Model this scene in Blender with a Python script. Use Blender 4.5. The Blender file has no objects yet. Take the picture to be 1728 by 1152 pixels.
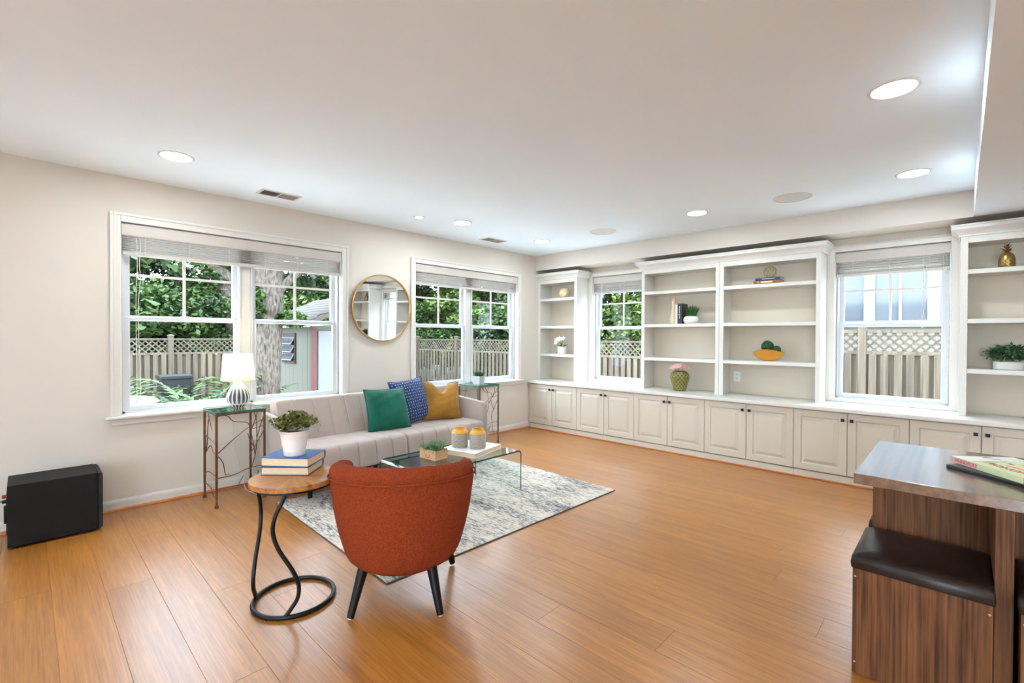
import bpy, math, random
import numpy as np
from mathutils import Vector, Matrix, Euler
random.seed(7); rng = np.random.default_rng(7)
PI = math.pi
scene = bpy.context.scene
COL = scene.collection
rad = math.radians

# ------------------------------------------------------------------ camera, world, exposure
cam_d = bpy.data.cameras.new('camera'); cam = bpy.data.objects.new('camera', cam_d); COL.objects.link(cam)
cam_d.sensor_width = 36.0; cam_d.lens = 789.1 * 36 / 1728; cam_d.clip_start = 0.05
R_, U_, F_ = Vector((.7214, .6925, .0043)), Vector((-.0099, .0040, .9999)), Vector((-.6924, .7214, -.0098))
cam.matrix_world = Matrix(((R_.x, U_.x, -F_.x, 0), (R_.y, U_.y, -F_.y, 0), (R_.z, U_.z, -F_.z, 1.279), (0, 0, 0, 1)))
scene.camera = cam
w = bpy.data.worlds.new('overcast_sky'); scene.world = w; w.use_nodes = True
bg = w.node_tree.nodes['Background']; bg.inputs[0].default_value = (.685, .845, 1.0, 1); bg.inputs[1].default_value = 5.6
vs = scene.view_settings
vs.view_transform = 'Standard'; vs.look = 'None'; vs.gamma = 1.0; vs.use_curve_mapping = False; vs.exposure = 1.52
scene.cycles.max_bounces = 10; scene.cycles.diffuse_bounces = 6; scene.cycles.transparent_max_bounces = 16
CAN_POWER = 3.4
CAN_COLOR = (.58, .80, 1.0)

# ------------------------------------------------------------------ materials
def nmat(name):
    m = bpy.data.materials.new(name); m.use_nodes = True
    nt = m.node_tree; return m, nt, nt.nodes['Principled BSDF']
def lin(c):
    return tuple(((x / 255) / 12.92 if x / 255 <= .04045 else ((x / 255 + .055) / 1.055) ** 2.4) for x in c) + (1,)
def mat(name, rgb, rough=.5, metal=0, var=0, scale=20, stretch=(1, 1, 1), bump=0, bscale=None, spec=.5, rnd=0, coat=0, sheen=0, dark=None):
    """principled paint with noise variation of colour, bump and per-object tone"""
    m, nt, b = nmat(name); N = nt.nodes; L = nt.links
    c = lin(rgb); b.inputs['Base Color'].default_value = c
    b.inputs['Roughness'].default_value = rough; b.inputs['Metallic'].default_value = metal
    b.inputs['Specular IOR Level'].default_value = spec
    if coat: b.inputs['Coat Weight'].default_value = coat; b.inputs['Coat Roughness'].default_value = .12
    if sheen: b.inputs['Sheen Weight'].default_value = sheen
    if var or bump or rnd:
        tc = N.new('ShaderNodeTexCoord'); mp = N.new('ShaderNodeMapping'); mp.inputs['Scale'].default_value = stretch
        L.new(tc.outputs['Object'], mp.inputs[0])
        oi = N.new('ShaderNodeObjectInfo')
        if rnd:
            va = N.new('ShaderNodeVectorMath'); va.operation = 'MULTIPLY'; va.inputs[1].default_value = (37, 53, 11)
            L.new(oi.outputs['Random'], va.inputs[0]); L.new(va.outputs[0], mp.inputs['Location'])
        nz = N.new('ShaderNodeTexNoise'); nz.inputs['Scale'].default_value = scale; nz.inputs['Detail'].default_value = 6
        L.new(mp.outputs[0], nz.inputs['Vector'])
        mx = N.new('ShaderNodeMix'); mx.data_type = 'RGBA'
        d = lin(dark) if dark else tuple(x * (1 - var) for x in c[:3]) + (1,)
        up = tuple(min(1, x * (1 + var * .6)) for x in c[:3]) + (1,)
        mx.inputs[6].default_value = d; mx.inputs[7].default_value = up if not dark else c
        rp = N.new('ShaderNodeMapRange'); rp.inputs[1].default_value = .3; rp.inputs[2].default_value = .7
        L.new(nz.outputs['Fac'], rp.inputs[0]); L.new(rp.outputs[0], mx.inputs[0])
        last = mx.outputs[2]
        if rnd:
            hs = N.new('ShaderNodeHueSaturation'); mr = N.new('ShaderNodeMapRange')
            mr.inputs[3].default_value = 1 - rnd; mr.inputs[4].default_value = 1 + rnd
            L.new(oi.outputs['Random'], mr.inputs[0]); L.new(mr.outputs[0], hs.inputs['Value']); L.new(last, hs.inputs['Color']); last = hs.outputs[0]
        L.new(last, b.inputs['Base Color'])
        if bump:
            bp = N.new('ShaderNodeBump'); bp.inputs['Strength'].default_value = bump; bp.inputs['Distance'].default_value = .004
            src = nz
            if bscale:
                src = N.new('ShaderNodeTexNoise'); src.inputs['Scale'].default_value = bscale; L.new(mp.outputs[0], src.inputs['Vector'])
            L.new(src.outputs['Fac'], bp.inputs['Height']); L.new(bp.outputs[0], b.inputs['Normal'])
    return m
def glass(name, tint=(1, 1, 1), ior=1.45, boost=1.0):
    m, nt, b = nmat(name); N = nt.nodes; L = nt.links; N.remove(b)
    out = N['Material Output']; t = N.new('ShaderNodeBsdfTransparent'); t.inputs[0].default_value = tint + (1,)
    g = N.new('ShaderNodeBsdfGlossy'); g.inputs['Roughness'].default_value = .0
    lw = N.new('ShaderNodeLayerWeight'); lw.inputs[0].default_value = .5; pw = N.new('ShaderNodeMath'); pw.operation = 'POWER'; pw.inputs[1].default_value = 5; L.new(lw.outputs['Facing'], pw.inputs[0])
    f0 = ((ior - 1) / (ior + 1)) ** 2 * boost
    mu = N.new('ShaderNodeMath'); mu.operation = 'MULTIPLY_ADD'; mu.inputs[1].default_value = 1 - f0; mu.inputs[2].default_value = f0; mu.use_clamp = True
    mx = N.new('ShaderNodeMixShader'); L.new(pw.outputs[0], mu.inputs[0]); L.new(mu.outputs[0], mx.inputs[0])
    L.new(t.outputs[0], mx.inputs[1]); L.new(g.outputs[0], mx.inputs[2]); L.new(mx.outputs[0], out.inputs[0]); return m
def emis(name, rgb, s):
    m, nt, b = nmat(name); b.inputs['Emission Color'].default_value = lin(rgb); b.inputs['Emission Strength'].default_value = s
    b.inputs['Base Color'].default_value = lin(rgb); return m
def leafmat(name, rgb, dark, trans=.25, scale=6):
    m = mat(name, rgb, .55, var=.4, scale=scale, dark=dark, rnd=.12, spec=.3)
    m.node_tree.nodes['Principled BSDF'].inputs['Transmission Weight'].default_value = 0
    b = m.node_tree.nodes['Principled BSDF']; b.inputs['Subsurface Weight'].default_value = 0
    return m

M = {}
M['wall'] = mat('wall_paint', (215, 206, 195), .75, var=.015, scale=3, bump=.02, bscale=160)
M['ceiling'] = mat('ceiling_paint', (235, 244, 251), .85, var=.01, scale=2)  # cool tint put in to cancel orange light bounced up from the floor
M['trim'] = mat('white_trim_paint', (218, 213, 205), .35, var=.01, scale=4)
M['cab'] = mat('cream_cabinet_paint', (203, 193, 176), .4, var=.015, scale=4)
M['case'] = mat('bookcase_paint', (216, 212, 204), .42, var=.01, scale=4)
M['caseback'] = mat('bookcase_back_paint', (214, 202, 183), .6, var=.015, scale=3)
M['vinyl'] = mat('white_vinyl', (206, 208, 210), .3, var=.01, scale=5)
M['muntin'] = mat('window_grille', (214, 206, 196), .4, var=.02, scale=9)
M['blind'] = mat('blind_slat', (196, 188, 180), .5, var=.03, scale=8)
M['pane'] = glass('window_glass', boost=.22)
M['shoe'] = mat('shoe_moulding_wood', (196, 112, 58), .35, var=.2, scale=12, stretch=(1, 1, 6))
M['dark'] = mat('dark_knob_metal', (46, 40, 37), .4, .6, var=.1, scale=30)
M['black'] = mat('black_metal', (14, 14, 15), .4, .0, spec=.35, var=.1, scale=40)
M['blackwood'] = mat('black_stained_wood', (15, 12, 12), .42, spec=.3, var=.2, scale=14, stretch=(1, 1, .2))
M['bronze'] = mat('aged_bronze', (118, 84, 62), .45, .55, var=.3, scale=30)
M['pewter'] = mat('grey_pewter', (128, 122, 112), .45, .5, var=.25, scale=30)
M['gold'] = mat('brushed_gold', (205, 164, 104), .32, .85, var=.08, scale=30)
M['brass'] = mat('antique_brass', (176, 145, 88), .36, .85, var=.35, scale=40)
M['goldbowl'] = mat('satin_gold', (232, 168, 66), .34, .55, var=.1, scale=10)
M['mirror'] = mat('mirror_silver', (240, 242, 242), .0, 1, var=.004, scale=2)
M['tglass'] = glass('green_tinted_table_glass', (.80, .92, .89), 1.5, 1.5)
M['tedge'] = mat('glass_edge_dark', (44, 70, 66), .12, var=.2, scale=12)
M['ctglass'] = glass('clear_bent_glass', (.95, .985, .975), 1.5, 1.2)
M['gedge'] = mat('glass_edge_green', (30, 128, 102), .1, var=.25, scale=20)
M['sofa'] = mat('greige_velvet', (168, 151, 141), .8, var=.07, scale=5, bump=.05, bscale=300, sheen=.12)
M['orange'] = mat('orange_weave', (142, 58, 28), .9, var=.36, scale=170, bump=.35, bscale=260, spec=.15)
M['green'] = mat('emerald_velvet', (6, 92, 74), .55, var=.35, scale=7, sheen=.15, spec=.2, bump=.9, bscale=14, stretch=(1, 1, .6))
M['blue'] = mat('navy_velvet', (30, 54, 98), .6, var=.3, scale=9, sheen=.12, spec=.2, bump=.9, bscale=14, stretch=(1, 1, .6))
M['yellow'] = mat('mustard_velvet', (158, 112, 36), .6, var=.35, scale=6, sheen=.15, spec=.2, bump=.9, bscale=14, stretch=(1, 1, .6))
M['bluebook'] = mat('blue_book_cloth', (58, 98, 152), .6, var=.06, scale=60, bump=.1)
M['navybook'] = mat('navy_book_cloth', (52, 66, 92), .6, var=.08, scale=60)
M['page'] = mat('page_edges', (226, 202, 168), .85, var=.14, scale=50, stretch=(1, 1, 14))
M['whitepot'] = mat('white_enamel', (240, 232, 224), .35, var=.02, scale=6)
M['whitecer'] = mat('white_ceramic', (236, 232, 226), .45, var=.03, scale=8)
M['whitebox'] = mat('white_gloss_cover', (240, 238, 234), .4, var=.02, scale=6)
M['galv'] = mat('grey_zinc', (190, 190, 188), .5, .2, var=.12, scale=12)
M['soil'] = mat('dark_soil', (52, 42, 32), .95, var=.3, scale=60)
M['mossg'] = mat('dark_moss', (52, 84, 50), .9, var=.6, scale=70, bump=.6)
M['leafo'] = leafmat('olive_leaf', (150, 150, 70), (60, 70, 28), scale=26)
M['leafg'] = leafmat('grass_leaf', (78, 128, 56), (36, 72, 26), scale=26)
M['leafs'] = leafmat('succulent_leaf', (136, 178, 112), (60, 106, 66), scale=30)
M['leafi'] = leafmat('ivy_leaf', (100, 136, 88), (42, 74, 42), scale=22)
M['petalw'] = mat('white_petal', (246, 242, 236), .6, var=.04, scale=20)
M['petalp'] = mat('pink_petal', (250, 214, 204), .6, var=.1, scale=30)
M['plasterW'] = mat('outlet_plastic', (240, 238, 232), .4, var=.01, scale=8)
M['slot'] = mat('outlet_slot', (70, 66, 62), .6, var=.05, scale=8)
M['spk'] = mat('black_vinyl_wrap', (20, 18, 18), .6, spec=.25, var=.12, scale=30, bump=.15, bscale=260)
M['spkf'] = mat('black_grille_cloth', (24, 23, 24), .8, var=.1, scale=60)
M['red'] = mat('red_plastic', (176, 26, 30), .4, var=.05, scale=20)
M['grey'] = mat('speaker_grille', (212, 214, 216), .6, var=.05, scale=90)
M['vent'] = mat('vent_louvre', (150, 144, 136), .5, var=.05, scale=20)
M['ventd'] = mat('vent_duct_dark', (70, 64, 58), .8, var=.1, scale=20)
M['cord'] = mat('cord_plastic', (226, 216, 202), .5, var=.02, scale=20)
M['leather'] = mat('dark_brown_faux_leather', (38, 25, 20), .34, spec=.35, var=.12, scale=14, bump=.12, bscale=220)
M['lens'] = emis('lamp_lens', (255, 250, 240), 4.0)
M['cone'] = mat('speckled_wood', (224, 202, 164), .7, var=.12, scale=60)

def woodmat(name, light, darkc, axis, rough=.35, ring=14, coat=0, rnd=.1, fine=90, bump=.08, coatr=.28, coati=1.6, spec=.5):
    """plank wood: fine fibres along one axis plus broad tone bands"""
    m, nt, b = nmat(name); N = nt.nodes; L = nt.links
    tc = N.new('ShaderNodeTexCoord'); oi = N.new('ShaderNodeObjectInfo')
    va = N.new('ShaderNodeVectorMath'); va.operation = 'MULTIPLY_ADD'; va.inputs[1].default_value = (91, 57, 33)
    L.new(oi.outputs['Random'], va.inputs[0]); L.new(tc.outputs['Object'], va.inputs[2])
    def nz(sc, st, det=4):
        mp = N.new('ShaderNodeMapping'); s = [st[1]] * 3; s[axis] = st[0]; mp.inputs['Scale'].default_value = s
        L.new(va.outputs[0], mp.inputs[0]); n = N.new('ShaderNodeTexNoise'); n.inputs['Scale'].default_value = sc; n.inputs['Detail'].default_value = det
        L.new(mp.outputs[0], n.inputs['Vector']); return n.outputs['Fac']
    a = nz(fine, (.02, 1)); c = nz(ring, (.06, 1)); d = nz(fine * .5, (.12, 1), 2)
    def mathn(op, x, y):
        n = N.new('ShaderNodeMath'); n.operation = op
        for i, v in enumerate((x, y)):
            if isinstance(v, (int, float)): n.inputs[i].default_value = v
            else: L.new(v, n.inputs[i])
        return n.outputs[0]
    f = mathn('ADD', mathn('MULTIPLY', a, .5), mathn('ADD', mathn('MULTIPLY', c, .35), mathn('MULTIPLY', d, .15)))
    rp = N.new('ShaderNodeMapRange'); rp.inputs[1].default_value = .34; rp.inputs[2].default_value = .64; L.new(f, rp.inputs[0])
    mx = N.new('ShaderNodeMix'); mx.data_type = 'RGBA'; mx.inputs[6].default_value = lin(darkc); mx.inputs[7].default_value = lin(light)
    L.new(rp.outputs[0], mx.inputs[0])
    hs = N.new('ShaderNodeHueSaturation'); mr = N.new('ShaderNodeMapRange'); mr.inputs[3].default_value = 1 - rnd; mr.inputs[4].default_value = 1 + rnd
    L.new(oi.outputs['Random'], mr.inputs[0]); L.new(mr.outputs[0], hs.inputs['Value']); L.new(mx.outputs[2], hs.inputs['Color'])
    L.new(hs.outputs[0], b.inputs['Base Color']); b.inputs['Roughness'].default_value = rough; b.inputs['Specular IOR Level'].default_value = spec
    if coat: b.inputs['Coat Weight'].default_value = coat; b.inputs['Coat Roughness'].default_value = coatr; b.inputs['Coat IOR'].default_value = coati
    bp = N.new('ShaderNodeBump'); bp.inputs['Strength'].default_value = bump; bp.inputs['Distance'].default_value = .002
    L.new(a, bp.inputs['Height']); L.new(bp.outputs[0], b.inputs['Normal'])
    return m
M['floor'] = woodmat('bamboo_plank', (182, 120, 48), (138, 82, 29), 0, .36, coat=.5, coati=1.5, rnd=.08, ring=34, fine=190, bump=.03)
M['oak'] = woodmat('dark_oak_laminate', (134, 86, 52), (50, 29, 17), 2, .5, ring=26, rnd=.04, fine=120, bump=.25, spec=.22)
M['oakx'] = woodmat('dark_oak_laminate_top', (126, 96, 74), (78, 56, 42), 1, .3, ring=9, coat=1.0, coatr=.14, coati=1.95, rnd=.05, fine=50, bump=.5)
M['acacia'] = woodmat('acacia_wood', (206, 140, 74), (134, 78, 36), 1, .35, ring=10, rnd=.18, fine=60)
M['boxwood'] = woodmat('raw_pine', (214, 172, 130), (180, 132, 92), 1, .7, ring=10, rnd=.05)
M['fence'] = woodmat('weathered_fence', (101, 89, 74), (61, 52, 41), 2, .9, ring=12, rnd=.22, fine=50, bump=.3)
M['bark'] = mat('tree_bark', (112, 100, 88), .95, var=.5, scale=34, stretch=(1, 1, .3), bump=1.0, bscale=40, dark=(34, 28, 22))
M['tree'] = leafmat('tree_leaf', (74, 95, 44), (27, 46, 22), scale=2.2)
M['tree2'] = leafmat('tree_leaf_light', (103, 119, 56), (44, 68, 27), scale=2.2)
M['tree3'] = leafmat('conifer_leaf', (56, 75, 42), (22, 37, 22), scale=2.2)
M['fern'] = leafmat('fern_leaf', (71, 90, 38), (38, 60, 20), scale=8)
M['lawn'] = mat('lawn', (52, 63, 32), .95, var=.5, scale=14)
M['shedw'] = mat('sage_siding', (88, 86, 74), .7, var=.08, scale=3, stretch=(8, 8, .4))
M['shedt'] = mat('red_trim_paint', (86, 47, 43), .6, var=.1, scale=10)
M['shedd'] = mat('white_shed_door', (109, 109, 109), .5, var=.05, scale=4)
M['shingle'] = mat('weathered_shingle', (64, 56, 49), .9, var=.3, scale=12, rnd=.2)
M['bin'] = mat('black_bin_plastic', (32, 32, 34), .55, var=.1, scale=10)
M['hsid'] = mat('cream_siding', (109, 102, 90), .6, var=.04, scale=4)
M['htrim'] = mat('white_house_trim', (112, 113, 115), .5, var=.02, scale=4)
M['bounce_paving'] = mat('pale_bounce_paving', (216, 214, 208), .9, var=.05, scale=2)  # pale so the added unseen paving bounces daylight indoors
M['hglass'] = mat('house_window_glass', (75, 79, 84), .08, var=.12, scale=1.2)
M['brownw'] = mat('rust_brown_paint', (63, 45, 38), .7, var=.2, scale=14)

# ------------------------------------------------------------------ mesh building
class MB:
    def __init__(s): s.v = []; s.f = []; s.m = []
    def add(s, vs, fs, mi=0):
        o = len(s.v); s.v += [tuple(v) for v in vs]; s.f += [tuple(i + o for i in f) for f in fs]; s.m += [mi] * len(fs); return s
    def box(s, x0, x1, y0, y1, z0, z1, mi=0):
        return s.add([(x0, y0, z0), (x1, y0, z0), (x1, y1, z0), (x0, y1, z0), (x0, y0, z1), (x1, y0, z1), (x1, y1, z1), (x0, y1, z1)],
                     [(3, 2, 1, 0), (4, 5, 6, 7), (0, 1, 5, 4), (1, 2, 6, 5), (2, 3, 7, 6), (3, 0, 4, 7)], mi)
    def loft(s, rings, closed=True, caps=True, mi=0):
        n = len(rings[0]); vs = [p for r in rings for p in r]; fs = []
        for i in range(len(rings) - 1):
            for j in range(n if closed else n - 1):
                k = (j + 1) % n; fs.append((i * n + j, i * n + k, (i + 1) * n + k, (i + 1) * n + j))
        if caps: fs.append(tuple(range(n - 1, -1, -1))); fs.append(tuple((len(rings) - 1) * n + j for j in range(n)))
        return s.add(vs, fs, mi)
    def lathe(s, prof, c=(0, 0, 0), seg=28, mi=0, caps=True):
        return s.loft([[(c[0] + r * math.cos(2 * PI * j / seg), c[1] + r * math.sin(2 * PI * j / seg), c[2] + z) for j in range(seg)] for r, z in prof], True, caps, mi)
    def tube(s, path, r, seg=8, mi=0, closed=False, flat=1.0):
        P = [Vector(p) for p in path]; n = len(P); rs = r if hasattr(r, '__len__') else [r] * n
        rings = []; up = None
        for i in range(n):
            a = P[i - 1] if (i or closed) else P[0]; b = P[(i + 1) % n] if (i < n - 1 or closed) else P[-1]
            t = (b - a).normalized()
            if up is None: up = Vector((0, 0, 1)) if abs(t.z) < .9 else Vector((1, 0, 0))
            x = t.cross(up); x = x.normalized() if x.length > 1e-6 else Vector((1, 0, 0)); y = x.cross(t).normalized(); up = y
            rings.append([tuple(P[i] + x * (rs[i] * math.cos(2 * PI * j / seg)) + y * (rs[i] * flat * math.sin(2 * PI * j / seg))) for j in range(seg)])
        if closed: rings.append(rings[0]); return s.loft(rings, True, False, mi)
        return s.loft(rings, True, True, mi)
    def sweep(s, poly, p0, p1, mi=0):
        """poly [(a,b)] is (offset, z) prism from p0 to p1 (horizontal), offset to the left of travel"""
        p0 = Vector(p0); p1 = Vector(p1); d = (p1 - p0).normalized(); n = Vector((-d.y, d.x, 0))
        return s.loft([[tuple(p + n * a + Vector((0, 0, b))) for a, b in poly] for p in (p0, p1)], True, True, mi)
    def build(s, name, mats, parent=None, smooth=None, bevel=0, loc=None, rot=None, seg=2):
        me = bpy.data.meshes.new(name); me.from_pydata(s.v, [], s.f)
        mats = mats if isinstance(mats, (list, tuple)) else [mats]
        for m in mats: me.materials.append(M[m])
        if len(mats) > 1: me.polygons.foreach_set('material_index', s.m)
        fix(me)
        if smooth: me.shade_smooth(); me.set_sharp_from_angle(angle=rad(smooth))
        return obj(name, me, parent, bevel, loc, rot, seg)
import bmesh
def fix(me):
    bm = bmesh.new(); bm.from_mesh(me); bmesh.ops.recalc_face_normals(bm, faces=bm.faces); bm.to_mesh(me); bm.free(); me.update()
def obj(name, me, parent=None, bevel=0, loc=None, rot=None, seg=2):
    o = bpy.data.objects.new(name, me); COL.objects.link(o)
    if parent: o.parent = parent
    if loc: o.location = loc
    if rot: o.rotation_euler = rot
    if bevel:
        b = o.modifiers.new('bevel', 'BEVEL'); b.width = bevel; b.segments = seg; b.limit_method = 'ANGLE'; b.angle_limit = rad(40); b.harden_normals = False
    return o
def tag(o, label, cat, group=None):
    o['label'] = label; o['category'] = cat
    if group: o['group'] = group
    return o
def thing(name, label, cat, loc=(0, 0, 0), rz=0, group=None):
    o = bpy.data.objects.new(name, None); COL.objects.link(o); o.location = loc; o.rotation_euler = (0, 0, rz); o.empty_display_size = .1
    return tag(o, label, cat, group)
def struct(o, label=None):
    o['kind'] = 'structure'
    if label: o['label'] = label
    return o
def dup(root, loc, rz, label):
    r = root.copy(); COL.objects.link(r); r.location = loc; r.rotation_euler = (0, 0, rz); r['label'] = label
    for ch in list(root.children):
        c = ch.copy(); COL.objects.link(c); c.parent = r
        for g in ch.children:
            d = g.copy(); COL.objects.link(d); d.parent = c
    return r
def box(name, m, x0, x1, y0, y1, z0, z1, parent=None, bevel=0, seg=2):
    return MB().box(x0, x1, y0, y1, z0, z1).build(name, m, parent, None, bevel, seg=seg)
def smoothstep(a, b, x):
    t = min(1, max(0, (x - a) / (b - a))); return t * t * (3 - 2 * t)
def spline(pts, n=6):
    """Catmull-Rom through pts"""
    P = [Vector(p) for p in pts]; out = []
    for i in range(len(P) - 1):
        a = P[max(i - 1, 0)]; b = P[i]; c = P[i + 1]; d = P[min(i + 2, len(P) - 1)]
        for k in range(n):
            t = k / n; out.append(tuple(.5 * ((2 * b) + (c - a) * t + (2 * a - 5 * b + 4 * c - d) * t * t + (3 * b - a - 3 * c + d) * t ** 3)))
    out.append(tuple(P[-1])); return out

# ------------------------------------------------------------------ the room
XA, YB, H = -4.43, 5.45, 2.44          # left wall plane, window wall plane, ceiling height
XR, YR = 3.3, -3.3                     # walls behind and beside the camera
ZS = 2.23                              # soffit underside
W1, W2 = (.428, 2.231), (2.978, 4.776) # casings of the two wide windows
OPZ = (.70, 2.112)

def wall_with_holes(name, u0, u1, holes, z1, place, m='wall'):
    b = MB(); us = [u0]
    for a, c, z0_, z1_ in holes:
        b.box(*place(us[-1], a), 0, z1); b.box(*place(a, c), 0, z0_); b.box(*place(a, c), z1_, z1); us.append(c)
    b.box(*place(us[-1], u1), 0, z1)
    return struct(b.build(name, m))
wall_with_holes('wall_left', YR, YB + .2, [(W1[0] + .03, W1[1] - .03, .66, 2.14), (W2[0] + .03, W2[1] - .03, .66, 2.14)], H, lambda a, c: (XA - .16, XA, a, c))
BW = [(-3.735, -2.785), (-.945, -.006)]   # the two narrow windows
wall_with_holes('wall_back', XA, XR + .2, [(a + .03, c - .03, .66, 2.14) for a, c in BW], H, lambda a, c: (a, c, YB, YB + .16), 'wall')
struct(box('wall_right', 'wall', XR, XR + .15, YR, YB, 0, H))
wall_with_holes('wall_rear', XA, XR, [(-3.3, -2.58, .02, 2.14), (.40, 3.12, .02, 2.14)], H, lambda a, c: (a, c, YR - .15, YR))
# glazed doors added out of view behind the camera, to let in fill daylight
def fill_door(n, loc, rz, count, wd):
    dr = bpy.data.objects.new('door_%d' % n, None); COL.objects.link(dr); struct(dr); dr.location = loc; dr.rotation_euler = (0, 0, rz)
    for i in range(count):
        x0 = i * wd; b = MB(); b.box(x0, x0 + .06, -.025, .025, 0, 2.12); b.box(x0 + wd - .06, x0 + wd, -.025, .025, 0, 2.12); b.box(x0 + .06, x0 + wd - .06, -.025, .025, 0, .08); b.box(x0 + .06, x0 + wd - .06, -.025, .025, 2.05, 2.12)
        b.build('door_frame', 'trim', dr); box('pane', 'pane', x0 + .055, x0 + wd - .055, -.002, .002, .075, 2.055, dr)
fill_door(1, (-3.3, YR - .08, .02), 0, 1, .72); fill_door(2, (.40, YR - .08, .02), 0, 3, 2.72 / 3)
struct(box('bounce_patio', 'bounce_paving', -9, 12, -12, YR - .15, -.449, -.05)); struct(box('path', 'bounce_paving', XR + .15, 12, YR - .15, YB + .16, -.449, -.05))  # added ground slabs, out of view, pale to bounce daylight into the room
# unseen pale paving, added below the windows to bounce daylight onto the ceiling
struct(box('bounce_pavement', 'bounce_paving', -8.8, XA - .16, YR - .15, 8.4, -.449, -.40)); struct(box('bounce_pavement_back', 'bounce_paving', XA - .16, 12, YB + .16, 8.4, -.449, -.40))
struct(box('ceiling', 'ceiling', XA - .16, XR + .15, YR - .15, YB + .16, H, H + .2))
struct(box('trim_1', 'wall', XA, XR, 5.11, YB, ZS, H))                    # soffit above the bookcases
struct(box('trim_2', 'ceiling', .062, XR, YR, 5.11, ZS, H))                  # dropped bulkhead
# floor: subfloor slab with bamboo planks, each its own piece
fl = struct(box('floor', 'soil', XA - .1, XR, YR, YB, -.08, -.016))
PW, PL = .188, 1.83; base_row = 1.965; rows = []
y = base_row - math.ceil((base_row - YR) / PW) * PW
joint = {0: -1.745, 1: -1.1, 2: -.436, -1: -.89, 3: -2.0, 7: -.995, -8: -3.755, -7: -2.673, -9: -3.06, -11: -3.277, -10: -2.2, 4: -.7, 5: -1.6, 6: -2.6, 8: -1.9}
pm = {}
while y < 4.98:
    k = round((y - base_row) / PW); j0 = joint.get(k, random.uniform(-3, -1))
    xs = [j0 + i * PL for i in range(-6, 7)]; xs = [XA] + [x for x in xs if XA + .12 < x < XR - .12] + [XR]
    ya, yb = max(y, YR), min(y + PW, 4.99)
    for a, c in zip(xs, xs[1:]):
        key = (round(c - a, 4), round(yb - ya, 4))
        if key not in pm:
            l, ww = key; me = bpy.data.meshes.new('plank'); b = MB(); g = .0003; e = .0008
            b.loft([[(-l / 2 + q, -ww / 2 + q, z), (l / 2 - q, -ww / 2 + q, z), (l / 2 - q, ww / 2 - q, z), (-l / 2 + q, ww / 2 - q, z)] for q, z in ((g, -.016), (g, -e * .8), (g + e, 0))])
            me.from_pydata(b.v, [], b.f); me.materials.append(M['floor']); fix(me); pm[key] = me
        obj('plank', pm[key], fl, loc=((a + c) / 2, (ya + yb) / 2, 0))
    y += PW
# baseboard with shoe moulding
bb = MB(); bb.sweep([(0, 0), (0, .082), (-.006, .082), (-.011, .07), (-.013, .06), (-.013, 0)], (XA, YR, 0), (XA, 4.955, 0))
struct(bb.build('baseboard_left', 'trim'))
sh = MB(); q = [(-.013, 0), (-.013, .017)] + [(-.013 - .014 * math.sin(t), .017 * math.cos(t)) for t in (.4, .8, 1.2, 1.57)]
sh.sweep(q, (XA, YR, .0005), (XA, 4.955, .0005)); struct(sh.build('trim_3', 'shoe'))
sh = MB(); sh.sweep([(0, 0), (0, .015), (-.006, .013), (-.012, .007), (-.013, 0)], (1.36, 4.956, .0005), (XA, 4.956, .0005)) if False else sh.box(XA + .028, 1.36, 4.944, 4.957, .0005, .014)
struct(sh.build('trim_4', 'shoe', None, None, .004))

# ------------------------------------------------------------------ windows (local: x along the wall to the right, y outwards, z up)
def sash(parent, x0, x1, z0, z1, v, st=.04, bot=.04, top=.03, mun=None, name='sash'):
    b = MB(); d = .03
    b.box(x0, x0 + st, v, v + d, z0, z1); b.box(x1 - st, x1, v, v + d, z0, z1)
    b.box(x0 + st, x1 - st, v, v + d, z0, z0 + bot); b.box(x0 + st, x1 - st, v, v + d, z1 - top, z1)
    f = b.build(name, 'vinyl', parent, None, .003)
    p = box('pane', 'pane', x0 + st - .004, x1 - st + .004, v + .013, v + .016, z0 + bot - .004, z1 - top + .004, f)
    if mun:
        xm = (x0 + x1) / 2
        box('muntin', 'muntin', xm - .010, xm + .010, v + .004, v + .012, z0 + bot, z1 - top, f)
        box('muntin', 'muntin', x0 + st, x1 - st, v + .005, v + .011, mun - .010, mun + .010, f)
    return f
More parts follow.
